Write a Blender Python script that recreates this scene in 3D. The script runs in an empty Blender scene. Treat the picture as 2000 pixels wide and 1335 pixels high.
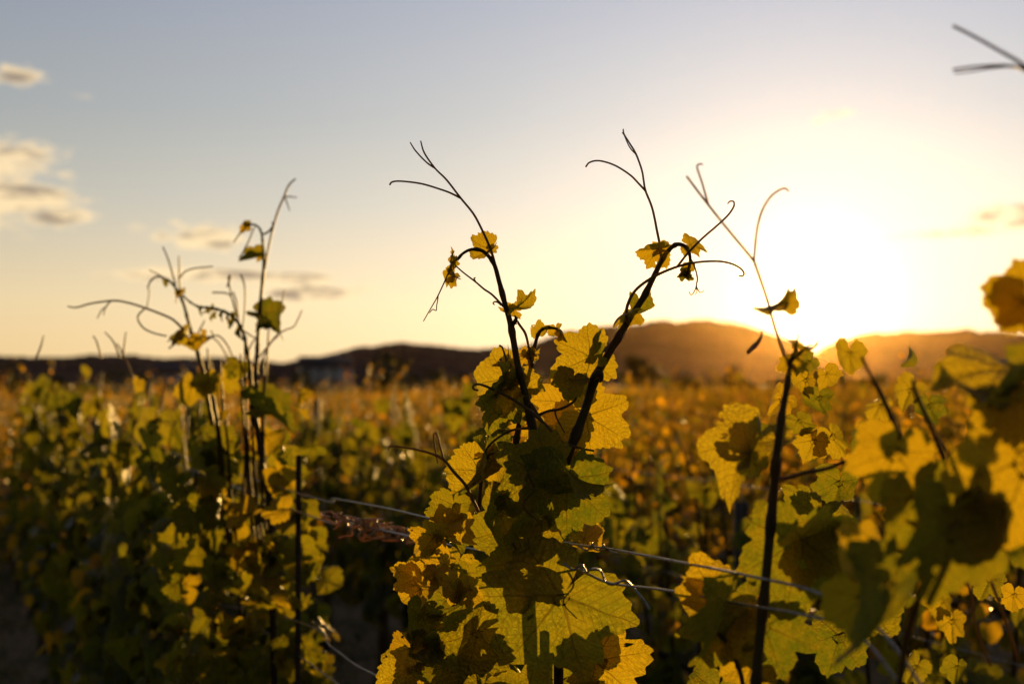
import bpy, math, random
import numpy as np
from mathutils import Vector, Matrix

C = bpy.context.scene.collection
scene = bpy.context.scene
R = math.radians

# ------------------------------------------------------------------ camera, sky, sun, exposure
F = 50 / 36 * 2000                      # focal length in photograph pixels
CAMZ = 1.5
PITCH = math.atan(77.5 / F)
cam = bpy.data.cameras.new('camera')
cam.lens = 50; cam.sensor_width = 36
cam.clip_start = 0.05; cam.clip_end = 20000
cam.dof.use_dof = True
cam.dof.focus_distance = 1.40
cam.dof.aperture_fstop = 5.8
cam.dof.aperture_blades = 0
co = bpy.data.objects.new('camera', cam); C.objects.link(co)
co.location = (0, 0, CAMZ); co.rotation_euler = (math.pi / 2 + PITCH, 0, 0)
scene.camera = co

SUN_AZ, SUN_EL = R(12.1), R(3.3)
SUNV = Vector((math.sin(SUN_AZ) * math.cos(SUN_EL), math.cos(SUN_AZ) * math.cos(SUN_EL), math.sin(SUN_EL)))
sl = bpy.data.lights.new('sun', 'SUN'); sl.energy = 5.0; sl.angle = R(0.53); sl.color = (1.0, 0.57, 0.15)
so = bpy.data.objects.new('sun', sl); C.objects.link(so)
so.rotation_euler = SUNV.to_track_quat('Z', 'Y').to_euler()

class NT:
    """tiny node-tree helper"""
    def __init__(s, tree): s.t = tree
    def n(s, typ, inputs=None, **kw):
        nd = s.t.nodes.new(typ)
        for k, v in kw.items(): setattr(nd, k, v)
        for k, v in (inputs or {}).items():
            if isinstance(v, bpy.types.NodeSocket): s.t.links.new(v, nd.inputs[k])
            else: nd.inputs[k].default_value = v
        return nd
    def m(s, op, a, b=None, c=None, clamp=False):
        i = {0: a}
        if b is not None: i[1] = b
        if c is not None: i[2] = c
        return s.n('ShaderNodeMath', i, operation=op, use_clamp=clamp).outputs[0]
    def v(s, op, a, b=None, out=0):
        i = {0: a}
        if b is not None: i[1] = b
        return s.n('ShaderNodeVectorMath', i, operation=op).outputs[out]
    def mix(s, f, a, b, blend='MIX'):
        nd = s.n('ShaderNodeMix', None, data_type='RGBA', blend_type=blend)
        for k, x in ((0, f), (6, a), (7, b)):
            if isinstance(x, bpy.types.NodeSocket): s.t.links.new(x, nd.inputs[k])
            else: nd.inputs[k].default_value = x if k == 0 else (tuple(x) + (1,) if len(x) == 3 else x)
        return nd.outputs[2]
    def ramp(s, f, stops, interp='LINEAR'):
        nd = s.n('ShaderNodeValToRGB', {0: f}); cr = nd.color_ramp; cr.interpolation = interp
        while len(cr.elements) < len(stops): cr.elements.new(0.5)
        for e, (p, c) in zip(cr.elements, stops):
            e.position = p; e.color = tuple(c) + (1,) if len(c) == 3 else c
        return nd.outputs[0]
    def smooth(s, x, lo, hi):
        return s.n('ShaderNodeMapRange', {0: x, 1: lo, 2: hi, 3: 0.0, 4: 1.0}, interpolation_type='SMOOTHSTEP').outputs[0]

world = bpy.data.worlds.new('World'); scene.world = world; world.use_nodes = True
wt = world.node_tree; wt.nodes.clear(); N = NT(wt)
sky = N.n('ShaderNodeTexSky', None, sky_type='NISHITA', sun_disc=False, sun_elevation=SUN_EL, sun_rotation=SUN_AZ,
          altitude=200, air_density=1.0, dust_density=2.2, ozone_density=1.2)
tc = N.n('ShaderNodeTexCoord')
D = N.v('NORMALIZE', tc.outputs['Generated'])
sep = N.n('ShaderNodeSeparateXYZ', {0: D})
cosd = N.v('DOT_PRODUCT', D, tuple(SUNV), out=1)
ang = N.m('MULTIPLY', N.m('ARCCOSINE', N.m('MINIMUM', cosd, 0.999999)), 180 / math.pi)        # degrees from the sun
# the bright aureole of low sunlight scattered forward by moist evening air
g1 = N.m('MULTIPLY', N.m('EXPONENT', N.m('MULTIPLY', N.m('POWER', N.m('DIVIDE', ang, 1.9), 2.0), -1.0)), 1.7)
g2 = N.m('MULTIPLY', N.m('EXPONENT', N.m('DIVIDE', ang, -3.4)), .45)
g3 = N.m('MULTIPLY', N.m('EXPONENT', N.m('DIVIDE', ang, -16.0)), 0.46)
el = N.m('MULTIPLY', N.m('ARCSINE', sep.outputs[2]), 180 / math.pi)                            # elevation, degrees
base = N.ramp(N.m('DIVIDE', N.m('ADD', el, 5.0), 50.0),
              [(0.0, (.84, .56, .22)), (0.10, (.88, .60, .24)), (0.16, (.82, .64, .35)), (0.24, (.50, .48, .40)),
               (0.31, (.345, .37, .375)), (0.40, (.26, .295, .37)), (0.56, (.15, .19, .27)), (1.0, (.09, .125, .20))])
nish = N.v('MULTIPLY', sky.outputs[0], (0.008, 0.008, 0.008))
tot = N.mix(1.0, base, nish, 'ADD')
away = N.n('ShaderNodeMapRange', {0: ang, 1: 12.0, 2: 120.0, 3: 1.0, 4: 0.26}).outputs[0]
tot = N.v('MULTIPLY', tot, N.n('ShaderNodeCombineXYZ', {0: away, 1: away, 2: away}).outputs[0])
def glow(t, g, col):
    return N.mix(1.0, t, N.v('MULTIPLY', N.n('ShaderNodeCombineXYZ', {0: g, 1: g, 2: g}).outputs[0], col), 'ADD')
tot = glow(tot, g1, (1.0, .92, .62)); tot = glow(tot, g2, (1.0, .84, .48)); tot = glow(tot, g3, (.88, .93, 1.0))
# clouds: soft banks at given bearings, ragged by noise, lit cream on the sun side with grey-brown cores
az = N.m('ARCTAN2', sep.outputs[0], sep.outputs[1])
u = N.m('TANGENT', az)
vv = N.m('DIVIDE', sep.outputs[2], N.m('MAXIMUM', N.m('SQRT', N.m('SUBTRACT', 1.0, N.m('POWER', sep.outputs[2], 2.0))), 0.01))
cv = N.n('ShaderNodeCombineXYZ', {0: N.m('MULTIPLY', az, 46.0), 1: N.m('MULTIPLY', vv, 120.0), 2: 0.0}).outputs[0]
nz = N.n('ShaderNodeTexNoise', {'Vector': cv, 'Scale': 1.0, 'Detail': 6.0, 'Roughness': 0.60}).outputs[0]
nzf = N.n('ShaderNodeTexNoise', {'Vector': cv, 'Scale': 3.2, 'Detail': 5.0, 'Roughness': 0.62}).outputs[0]
nzz = N.m('ADD', N.m('MULTIPLY', nz, 0.6), N.m('MULTIPLY', nzf, 0.4))
def cloud_sum(blobs):
    acc = None
    for (cx, cy, rx, ry, st) in blobs:
        a = math.atan((cx - 1000) / F); v0 = (745 - cy) / F; ra, rv = rx / F, ry / F
        du = N.m('DIVIDE', N.m('SUBTRACT', az, a), ra); dv = N.m('DIVIDE', N.m('SUBTRACT', vv, v0), rv)
        d2 = N.m('ADD', N.m('POWER', N.m('ABSOLUTE', du), 2.0), N.m('POWER', N.m('ABSOLUTE', dv), 2.0))
        g = N.m('MULTIPLY', N.m('EXPONENT', N.m('MULTIPLY', d2, -1.0)), st)
        acc = g if acc is None else N.m('MAXIMUM', acc, g)
    return acc
blobs = [(25, 180, 55, 22, .95), (150, 212, 40, 10, .3), (20, 325, 90, 30, 1.0), (0, 352, 90, 34, .9), (125, 358, 30, 16, .5), (30, 405, 110, 30, 1.4),
         (105, 437, 70, 26, 1.0), (-60, 400, 130, 80, 1.0), (10, 520, 40, 14, .5), (316, 468, 26, 18, .7), (410, 470, 70, 24, 1.4), (343, 442, 22, 10, .5), (262, 452, 30, 11, .45),
         (390, 541, 150, 14, 1.5), (565, 546, 100, 13, 1.4), (605, 574, 95, 15, 1.7), (690, 568, 60, 20, .7),
         (1636, 230, 46, 15, .72), (1602, 245, 36, 11, .62), (1775, 206, 60, 9, .35), (1860, 470, 130, 13, .9), (1985, 440, 80, 30, 1.3), (1925, 462, 60, 17, 1.0), (1870, 590, 80, 12, .5),
         (-700, 260, 300, 60, 1.0), (-1100, 520, 260, 40, .9), (2600, 330, 320, 50, .9), (3100, 520, 200, 40, .9)]
far_az = N.smooth(N.m('ABSOLUTE', az), 0.75, 1.3)                              # scattered small clouds all round the rest of the sky
sct = N.n('ShaderNodeTexNoise', {'Vector': cv, 'Scale': 0.09, 'Detail': 3.0}).outputs[0]
rest = N.m('MULTIPLY', N.m('MULTIPLY', N.smooth(sct, .55, .75), far_az), N.smooth(el, 40.0, 5.0))
body = N.m('MAXIMUM', cloud_sum(blobs), rest)
mask = N.smooth(N.m('ADD', body, N.m('MULTIPLY', N.m('SUBTRACT', nzz, 0.5), 2.5)), 0.22, 0.92)
mask = N.m('MULTIPLY', mask, N.smooth(body, 0.04, 0.30))
cnz = N.n('ShaderNodeTexNoise', {'Vector': N.v('ADD', N.v('MULTIPLY', cv, (.55, .8, 1)), (7.3, 2.1, 4.0)), 'Scale': 1.0, 'Detail': 5.0, 'Roughness': .6}).outputs[0]
core = N.m('MULTIPLY', N.smooth(cnz, 0.42, 0.60), N.smooth(body, 0.45, 0.95))
near_sun = N.m('EXPONENT', N.m('DIVIDE', ang, -9.0))
lit = N.mix(near_sun, (.98, .74, .42), (1.7, 1.4, .90))
dark = N.mix(near_sun, (.24, .19, .155), (.62, .40, .20))
ccol = N.mix(N.m('MULTIPLY', core, .9), lit, dark)
tot = N.mix(N.m('MULTIPLY', mask, .9), tot, ccol)
gf = N.smooth(el, -6.0, -1.0)
tot = N.mix(gf, (.10, .07, .03), tot)
bg = N.n('ShaderNodeBackground', {0: tot, 1: 0.90})
out = N.n('ShaderNodeOutputWorld', {0: bg.outputs[0]})

vs = scene.view_settings
vs.view_transform = 'Standard'; vs.look = 'None'; vs.exposure = 0.25; vs.gamma = 1.0; vs.use_curve_mapping = False
cy = scene.cycles
cy.use_denoising = True; cy.max_bounces = 8; cy.diffuse_bounces = 1; cy.glossy_bounces = 2; cy.transmission_bounces = 4
cy.volume_bounces = 0; cy.sample_clamp_indirect = 6.0; cy.use_adaptive_sampling = True; cy.adaptive_threshold = 0.012
cy.caustics_reflective = False; cy.caustics_refractive = False

# ------------------------------------------------------------------ geometry helpers
FW = Vector((0, math.cos(PITCH), math.sin(PITCH))); UP = Vector((0, -math.sin(PITCH), math.cos(PITCH))); RT = Vector((1, 0, 0))
def P(px, py, d):
    """the point in the place that stands d metres ahead at that bearing"""
    return Vector((0, 0, CAMZ)) + (FW + RT * ((px - 1000) / F) + UP * ((667.5 - py) / F)) * d
ROW0, SLOPE, PITCHROW = 0.58, 0.40, 1.55
def row_y(px, x0=ROW0): return x0 / (SLOPE + (px - 1000) / F)
DIRROW = Vector((-SLOPE, 1, 0)).normalized(); NRMROW = Vector((1, SLOPE, 0)).normalized()
ROWANG = math.atan2(DIRROW.y, DIRROW.x)

def ground_z(x, y):
    d = np.clip((y - 12.0) / 110.0, 0, 1.0); left = np.clip(0.45 - x / np.maximum(y, 1.0) * 1.4, 0.0, 1.0)
    return -d * (0.55 + 1.3 * left)

def link(name, me, mats, parent=None):
    o = bpy.data.objects.new(name, me); C.objects.link(o)
    for m in mats if isinstance(mats, (list, tuple)) else [mats]:
        if len(me.materials) < (len(mats) if isinstance(mats, (list, tuple)) else 1): me.materials.append(m)
    if parent is not None: o.parent = parent
    return o
def tag(o, label=None, cat=None, group=None, kind=None):
    if label: o['label'] = label
    if cat: o['category'] = cat
    if group: o['group'] = group
    if kind: o['kind'] = kind
    return o
def empty(name, loc=(0, 0, 0), rz=0.0):
    o = bpy.data.objects.new(name, None); C.objects.link(o); o.location = loc; o.rotation_euler = (0, 0, rz); o.empty_display_size = .1
    return o
def np_mesh(name, verts, faces, uv=None, tint=None, mat_idx=None, smooth=True):
    """faces: (n,3) or (n,4) int array, or list of mixed arrays"""
    me = bpy.data.meshes.new(name)
    fl = faces if isinstance(faces, list) else [faces]
    fl = [np.asarray(f, dtype=np.int32) for f in fl if len(f)]
    nl = sum(f.size for f in fl); nf = sum(len(f) for f in fl)
    me.vertices.add(len(verts)); me.vertices.foreach_set('co', np.asarray(verts, dtype=np.float32).ravel())
    me.loops.add(nl); li = np.concatenate([f.ravel() for f in fl]); me.loops.foreach_set('vertex_index', li)
    me.polygons.add(nf)
    tot = np.concatenate([np.full(len(f), f.shape[1]) for f in fl]); st = np.concatenate([[0], np.cumsum(tot)[:-1]])
    me.polygons.foreach_set('loop_start', st.astype(np.int32)); me.polygons.foreach_set('loop_total', tot.astype(np.int32))
    if smooth: me.polygons.foreach_set('use_smooth', np.ones(nf, dtype=bool))
    if mat_idx is not None: me.polygons.foreach_set('material_index', np.asarray(mat_idx, dtype=np.int32))
    if uv is not None:
        l = me.uv_layers.new(name='UVMap'); l.data.foreach_set('uv', np.asarray(uv, dtype=np.float32)[li].ravel())
    if tint is not None:
        a = me.attributes.new('tint', 'FLOAT', 'POINT'); a.data.foreach_set('value', np.asarray(tint, dtype=np.float32))
    me.update(calc_edges=True); me.validate()
    return me

def catmull(pts, rad, sub):
    pts = [np.array(p, dtype=float) for p in pts]
    if sub <= 1 or len(pts) < 3: return np.array(pts), np.array(rad, dtype=float)
    P_ = [2 * pts[0] - pts[1]] + pts + [2 * pts[-1] - pts[-2]]
    o, r = [], []
    for i in range(1, len(P_) - 2):
        for k in range(sub):
            t = k / sub
            o.append(0.5 * ((2 * P_[i]) + (-P_[i-1] + P_[i+1]) * t + (2*P_[i-1] - 5*P_[i] + 4*P_[i+1] - P_[i+2]) * t*t + (-P_[i-1] + 3*P_[i] - 3*P_[i+1] + P_[i+2]) * t**3))
            r.append(rad[i-1] * (1 - t) + rad[i] * t)
    o.append(pts[-1]); r.append(rad[-1])
    return np.array(o), np.array(r)
def tube(pts, rad, sides=7, sub=5, bumps=None):
    """tapered closed tube along a smoothed path -> verts, quads, tris"""
    if not hasattr(rad, '__len__'): rad = [rad] * len(pts)
    if len(rad) != len(pts): rad = list(np.interp(np.linspace(0, 1, len(pts)), np.linspace(0, 1, len(rad)), rad))
    c, r = catmull(pts, rad, sub)
    n = len(c); T = np.gradient(c, axis=0); T /= np.linalg.norm(T, axis=1)[:, None] + 1e-12
    a = np.array([0, 0, 1.0]) if abs(T[0][2]) < .9 else np.array([1.0, 0, 0])
    U = np.cross(T[0], a); U /= np.linalg.norm(U); vs_ = []
    for i in range(n):
        U = U - T[i] * U.dot(T[i]); U /= np.linalg.norm(U) + 1e-12; W = np.cross(T[i], U)
        rr = r[i]
        if bumps: rr = rr * (1 + bumps[0] * (0.5 + 0.5 * math.sin(i * bumps[1])) ** 6)
        th = np.linspace(0, 2 * math.pi, sides, endpoint=False)
        vs_.append(c[i] + rr * (np.cos(th)[:, None] * U + np.sin(th)[:, None] * W))
    V = np.concatenate(vs_); k = np.arange(sides); k2 = (k + 1) % sides
    Q = np.concatenate([np.stack([i*sides + k, i*sides + k2, (i+1)*sides + k2, (i+1)*sides + k], 1) for i in range(n - 1)])
    e0 = len(V); V = np.vstack([V, c[0] - T[0] * r[0] * .4, c[-1] + T[-1] * r[-1] * .4])
    Tr = np.concatenate([np.stack([k2, k, np.full(sides, e0)], 1), np.stack([(n-1)*sides + k, (n-1)*sides + k2, np.full(sides, e0 + 1)], 1)])
    return V, Q, Tr
def join(parts):
    V, Q, T, off = [], [], [], 0
    for v, q, t in parts:
        V.append(v); Q.append(q + off); T.append(t + off); off += len(v)
    return np.concatenate(V), [np.concatenate(Q), np.concatenate(T)]
def tube_obj(name, pts, rad, mat, parent=None, sides=7, sub=5, bumps=None):
    v, q, t = tube(pts, rad, sides, sub, bumps)
    return link(name, np_mesh(name, v, [q, t]), mat, parent)

# ------------------------------------------------------------------ grape leaf blades
_LA = np.radians([0, 12, 24, 31, 40, 53, 66, 78, 86, 96, 112, 128, 145, 160, 171, 180])
_LR = np.array([1.0, .92, .79, .71, .78, .91, .84, .71, .66, .70, .78, .71, .62, .53, .38, .06])
VEINS = np.radians([0, 52, -52, 108, -108])
def blade(n_out, rings, rng, fold=.25, cup=.1, wave=.08, droop=.25, lobed=1.0, teeth=1.0, bend=None, nibble=True):
    """unit grape leaf: petiole junction at the origin, tip towards +Y, face towards +Z"""
    th = np.linspace(-math.pi, math.pi, n_out, endpoint=False)
    jl = 1 + rng.uniform(-.1, .1, 16)
    rl = np.interp(np.abs(th), _LA, _LR * np.where(th[0] < 0, jl, jl)); rr_ = np.interp(np.abs(th), _LA, _LR * (1 + rng.uniform(-.1, .1, 16)))
    rr = np.where(th < 0, rl, rr_)
    rr = .80 * (1 - lobed) * np.clip((math.pi - np.abs(th)) * 2.5, .1, 1) + rr * lobed + (0 if lobed < 1.05 else 0)
    nt_ = 27; brk = np.cumsum(rng.uniform(.55, 1.5, nt_)); brk = np.concatenate([[0], brk / brk[-1]]) * 2 * math.pi - math.pi
    ix = np.clip(np.searchsorted(brk, th, 'right') - 1, 0, nt_ - 1); q_ = (th - brk[ix]) / (brk[ix + 1] - brk[ix])
    pk = np.where(th > 0, .36, .64); saw = np.where(q_ < pk, q_ / pk, (1 - q_) / (1 - pk))
    amp = rng.uniform(.45, 1.25, nt_)[ix] * (brk[ix + 1] - brk[ix]) / .23
    rr = rr * (1 + teeth * (saw ** .8 - .5) * .105 * amp * np.clip((math.pi - np.abs(th)) * 3, 0, 1))
    fr = (np.arange(1, rings + 1) / rings) ** .9
    rad = np.outer(fr, np.ones(n_out))
    soft = np.array([rr * 1.0 if j == rings - 1 else (rr * .55 + .45 * np.convolve(np.concatenate([rr[-4:], rr, rr[:4]]), np.ones(9) / 9, 'valid')[:n_out]) if n_out > 40 else rr for j in range(rings)])
    rad = rad * soft
    x = (rad * np.sin(th)).ravel(); y = (rad * np.cos(th)).ravel(); r = rad.ravel(); T_ = np.tile(th, rings)
    dv = np.min(np.abs(((T_[:, None] - VEINS[None] + math.pi) % (2 * math.pi)) - math.pi), axis=1)
    z = -fold * -np.abs(x) * (1 + .3 * rng.uniform(-1, 1)) + cup * r ** 2
    z += .16 * r * np.sin(np.clip(dv / .45, 0, 1) * math.pi / 2) ** 2 * .55
    p1, p2, p3 = rng.uniform(0, 6.3, 3)
    z += wave * r ** 1.6 * np.sin(3 * T_ + p1) + wave * .7 * r ** 2.5 * np.sin(7 * T_ + p2) + wave * .35 * r ** 3 * np.sin(13 * T_ + p3)
    z -= droop * np.maximum(y, 0) ** 2 * .8 + droop * .4 * x * x * np.sign(rng.uniform(-.4, 1))
    if n_out > 40: z += rng.uniform(.004, .010) * np.sin(x * 31 + p1) * np.sin(y * 27 + p2)
    # curl one margin
    c = rng.uniform(-.25, .35); z += c * np.clip(x * np.cos(p3) + y * np.sin(p3) - .45, 0, 1) ** 2 * 2
    uvx, uvy = x.copy(), y.copy()
    # the whole blade bends round a slanting axis, as limp leaves do
    kap = rng.uniform(.6, 1.7) * rng.choice([-1, 1, 1]) if bend is None else bend
    ba = rng.uniform(0, math.pi); ex, ey = math.cos(ba), math.sin(ba); sx = x * ex + y * ey
    s2 = np.sin(kap * sx) / kap; dz = -(1 - np.cos(kap * sx)) / kap
    x = x + (s2 - sx) * ex; y = y + (s2 - sx) * ey; z = z * np.cos(kap * sx) + dz
    V = np.vstack([[0, 0, 0], np.stack([x, y, z], 1)])
    k = np.arange(n_out); k2 = (k + 1) % n_out
    F3 = np.stack([np.zeros(n_out, int), 1 + k2, 1 + k], 1)
    F4 = [np.stack([1 + j * n_out + k, 1 + j * n_out + k2, 1 + (j + 1) * n_out + k2, 1 + (j + 1) * n_out + k], 1) for j in range(rings - 1)]
    F4 = np.concatenate(F4) if F4 else np.zeros((0, 4), int)
    uv = np.vstack([[0, 0], np.stack([uvx, uvy], 1)]) * .5 + .5
    if nibble and n_out > 100:                                            # holes and nibbled margins
        cen = uv[F4].mean(axis=1) * 2 - 1; keep = np.ones(len(F4), bool)
        for _ in range(int(rng.integers(0, 4))):
            a_ = rng.uniform(-2.4, 2.4); q = rng.uniform(.35, .95) * np.interp(abs(a_), _LA, _LR)
            keep &= np.hypot(cen[:, 0] - q * math.sin(a_), (cen[:, 1] - q * math.cos(a_)) * rng.uniform(.7, 1.5)) > rng.uniform(.02, .055)
        F4 = F4[keep]
    return V, F3, F4, uv

# ------------------------------------------------------------------ materials
def new_mat(name):
    m = bpy.data.materials.new(name); m.use_nodes = True; m.node_tree.nodes.clear(); return m, NT(m.node_tree)
def leaf_material(name, detailed, refl=((.030, .072, .014), (.060, .098, .016)), trans=((.17, .23, .010), (.44, .40, .012))):
    m, n = new_mat(name)
    tcn = n.n('ShaderNodeTexCoord'); oi = n.n('ShaderNodeObjectInfo').outputs['Random']
    tint = n.n('ShaderNodeAttribute', None, attribute_name='tint').outputs['Fac']
    rnd = n.m('FRACT', n.m('ADD', n.m('MULTIPLY', oi, 7.31), tint))
    if not detailed: rnd = n.m('POWER', rnd, 1.6)  # skews canopy leaves darker and greener, painting in those the sun misses
    cr = n.mix(rnd, refl[0], refl[1]); ct = n.mix(rnd, trans[0], trans[1])
    bump = None
    if detailed:
        uv = n.v('MULTIPLY', n.v('SUBTRACT', tcn.outputs['UV'], (.5, .5, 0)), (2, 2, 0))
        wob = n.n('ShaderNodeTexNoise', {'Vector': uv, 'Scale': 4.0, 'Detail': 2.0}).outputs['Color']
        uvw = n.v('ADD', uv, n.v('MULTIPLY', n.v('SUBTRACT', wob, (.5, .5, .5)), (.07, .07, 0)))
        smin = tsel = None
        for a in VEINS:
            t = n.v('DOT_PRODUCT', uvw, (math.sin(a), math.cos(a), 0), out=1)
            s = n.m('ABSOLUTE', n.v('DOT_PRODUCT', uvw, (math.cos(a), -math.sin(a), 0), out=1))
            s = n.m('ADD', s, n.m('MULTIPLY', n.m('LESS_THAN', t, 0.0), 9.0))
            if smin is None: smin, tsel = s, t
            else:
                less = n.m('LESS_THAN', s, smin)
                tsel = n.m('ADD', n.m('MULTIPLY', less, t), n.m('MULTIPLY', n.m('SUBTRACT', 1.0, less), tsel))
                smin = n.m('MINIMUM', s, smin)
        wid = n.m('MULTIPLY', n.m('SUBTRACT', 1.15, tsel), .017)
        main = n.m('SUBTRACT', 1.0, n.smooth(n.m('DIVIDE', smin, wid), .45, 1.25))
        q = n.m('MULTIPLY', n.m('SUBTRACT', tsel, n.m('MULTIPLY', smin, .85)), 8.5)
        fr = n.m('ABSOLUTE', n.m('SUBTRACT', n.m('FRACT', q), .5))
        sec = n.m('MULTIPLY', n.m('SUBTRACT', 1.0, n.smooth(fr, .02, .08)), .72)
        vor = n.n('ShaderNodeTexVoronoi', {'Vector': uvw, 'Scale': 24.0}, feature='DISTANCE_TO_EDGE').outputs['Distance']
        ter = n.m('MULTIPLY', n.m('SUBTRACT', 1.0, n.smooth(vor, .01, .09)), .33)
        vein = n.m('MAXIMUM', n.m('MAXIMUM', main, sec), ter)
        blot = n.n('ShaderNodeTexNoise', {'Vector': uv, 'Scale': 3.0, 'Detail': 5.0, 'Roughness': .65}).outputs[0]
        bl = n.smooth(blot, .35, .68)
        cr = n.mix(n.m('MULTIPLY', bl, .5), cr, (.085, .095, .012))
        cr = n.mix(n.m('MULTIPLY', vein, .75), cr, (.17, .21, .06))
        ct = n.mix(n.m('MULTIPLY', bl, .45), ct, (.62, .44, .014))
        ct = n.mix(n.m('MULTIPLY', vein, .62), ct, (.10, .06, .005))
        spots = n.smooth(n.n('ShaderNodeTexNoise', {'Vector': uv, 'Scale': 13.0, 'Detail': 2.0}).outputs[0], .70, .76)
        cr = n.mix(n.m('MULTIPLY', spots, .6), cr, (.10, .055, .015)); ct = n.mix(n.m('MULTIPLY', spots, .7), ct, (.22, .09, .01))
        vsm = n.n('ShaderNodeTexVoronoi', {'Vector': uvw, 'Scale': 15.0}, feature='F1').outputs['Distance']
        hgt = n.m('ADD', n.m('MULTIPLY', vein, -.7), n.m('MULTIPLY', vsm, -1.1))
        hgt = n.m('ADD', hgt, n.m('MULTIPLY', n.n('ShaderNodeTexNoise', {'Vector': uv, 'Scale': 9.0, 'Detail': 3.0}).outputs[0], 1.2))
        bump = n.n('ShaderNodeBump', {'Strength': .95, 'Distance': .006, 'Height': hgt}).outputs[0]
    p = n.n('ShaderNodeBsdfPrincipled', {'Base Color': cr, 'Roughness': .38, 'Specular IOR Level': .5})
    t = n.n('ShaderNodeBsdfTranslucent', {'Color': ct})
    if bump: n.t.links.new(bump, p.inputs['Normal']); n.t.links.new(bump, t.inputs['Normal'])
    mx = n.n('ShaderNodeMixShader', {0: .58}); n.t.links.new(p.outputs[0], mx.inputs[1]); n.t.links.new(t.outputs[0], mx.inputs[2])
    n.n('ShaderNodeOutputMaterial', {0: mx.outputs[0]})
    return m
M_LEAF = leaf_material('grape_leaf', True)
M_LEAFY = leaf_material('young_leaf', True, refl=((.055, .075, .012), (.085, .085, .012)), trans=((.68, .54, .016), (.86, .58, .014)))
M_FAR = leaf_material('canopy_leaf', False, refl=((.022, .040, .006), (.044, .056, .008)), trans=((.18, .17, .006), (.98, .50, .010)))

def simple(name, c0, c1, rough=.6, scale=30, spec=.4, trans=None, metal=0, bump=.0, bdist=.001, stretch=(1, 1, 1)):
    m, n = new_mat(name)
    co_ = n.v('MULTIPLY', n.n('ShaderNodeTexCoord').outputs['Object'], stretch)
    nz_ = n.n('ShaderNodeTexNoise', {'Vector': co_, 'Scale': scale, 'Detail': 5.0, 'Roughness': .6}).outputs[0]
    col = n.mix(n.smooth(nz_, .3, .7), c0, c1)
    p = n.n('ShaderNodeBsdfPrincipled', {'Base Color': col, 'Roughness': rough, 'Specular IOR Level': spec, 'Metallic': metal})
    if bump:
        b = n.n('ShaderNodeBump', {'Strength': bump, 'Distance': bdist, 'Height': nz_}); n.t.links.new(b.outputs[0], p.inputs['Normal'])
    o_ = p.outputs[0]
    if trans:
        t = n.n('ShaderNodeBsdfTranslucent', {'Color': trans + (1,)})
        mx = n.n('ShaderNodeMixShader', {0: .35, 1: o_, 2: t.outputs[0]}); o_ = mx.outputs[0]
    n.n('ShaderNodeOutputMaterial', {0: o_}); return m
M_SHOOT = simple('green_shoot', (.035, .028, .008), (.075, .060, .014), .5, 60, .4, trans=(.16, .10, .012), bump=.3)
M_TENDRIL = simple('tendril', (.07, .05, .012), (.12, .09, .02), .45, 60, .5, trans=(.42, .26, .03))
M_PET = simple('petiole', (.08, .05, .015), (.12, .08, .02), .45, 60, .5, trans=(.30, .17, .02))
M_DRY = simple('dried_tendril', (.34, .25, .13), (.62, .48, .28), .3, 90, .6, trans=(.75, .38, .10))
M_BARK = simple('vine_bark', (.035, .024, .016), (.10, .07, .045), .9, 40, .2, bump=1.0, bdist=.01, stretch=(1, 1, .15))
M_WIRE = simple('galvanised_wire', (.16, .14, .13), (.34, .32, .31), .38, 200, .5, metal=.85, bump=.2)
M_POST = simple('weathered_steel_post', (.10, .10, .11), (.20, .20, .21), .55, 20, .5, metal=.5, bump=.3)
M_STAKE = simple('rusty_stake', (.022, .014, .010), (.06, .035, .02), .8, 60, .3, bump=.5)
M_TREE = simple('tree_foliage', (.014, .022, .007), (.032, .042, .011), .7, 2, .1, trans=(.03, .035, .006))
M_TRUNK = simple('tree_bark', (.04, .03, .02), (.08, .06, .045), .9, 3, .2)

# ground: pale dry soil with mown grass between the rows
m, n = new_mat('vineyard_soil')
gco = n.n('ShaderNodeTexCoord').outputs['Object']
nA = n.n('ShaderNodeTexNoise', {'Vector': gco, 'Scale': 1.1, 'Detail': 8.0, 'Roughness': .7}).outputs[0]
nB = n.n('ShaderNodeTexNoise', {'Vector': gco, 'Scale': 14.0, 'Detail': 6.0, 'Roughness': .7}).outputs[0]
nC = n.n('ShaderNodeTexNoise', {'Vector': gco, 'Scale': .012, 'Detail': 5.0}).outputs[0]
col = n.mix(n.smooth(nB, .35, .65), (.17, .105, .05), (.34, .225, .115))
col = n.mix(n.m('MULTIPLY', n.smooth(nA, .48, .62), .75), col, (.055, .065, .02))
ysep = n.n('ShaderNodeSeparateXYZ', {0: gco}).outputs[1]
col = n.mix(n.smooth(ysep, 90.0, 130.0), col, n.mix(n.smooth(nC, .42, .58), (.014, .022, .008), (.035, .036, .016)))
bp = n.n('ShaderNodeBump', {'Strength': .8, 'Distance': .04, 'Height': nB}).outputs[0]
pp = n.n('ShaderNodeBsdfPrincipled', {'Base Color': col, 'Roughness': .95, 'Specular IOR Level': .1, 'Normal': bp})
n.n('ShaderNodeOutputMaterial', {0: pp.outputs[0]}); M_SOIL = m
m, n = new_mat('wooded_hill')
gco = n.n('ShaderNodeTexCoord').outputs['Object']
nA = n.n('ShaderNodeTexNoise', {'Vector': gco, 'Scale': .006, 'Detail': 8.0, 'Roughness': .7}).outputs[0]
nB = n.n('ShaderNodeTexNoise', {'Vector': gco, 'Scale': .05, 'Detail': 4.0, 'Roughness': .7}).outputs[0]
col = n.mix(n.smooth(nA, .40, .60), (.070, .052, .052), (.120, .085, .078))
col = n.mix(n.m('MULTIPLY', n.smooth(nB, .45, .6), .5), col, (.045, .036, .034))
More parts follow.
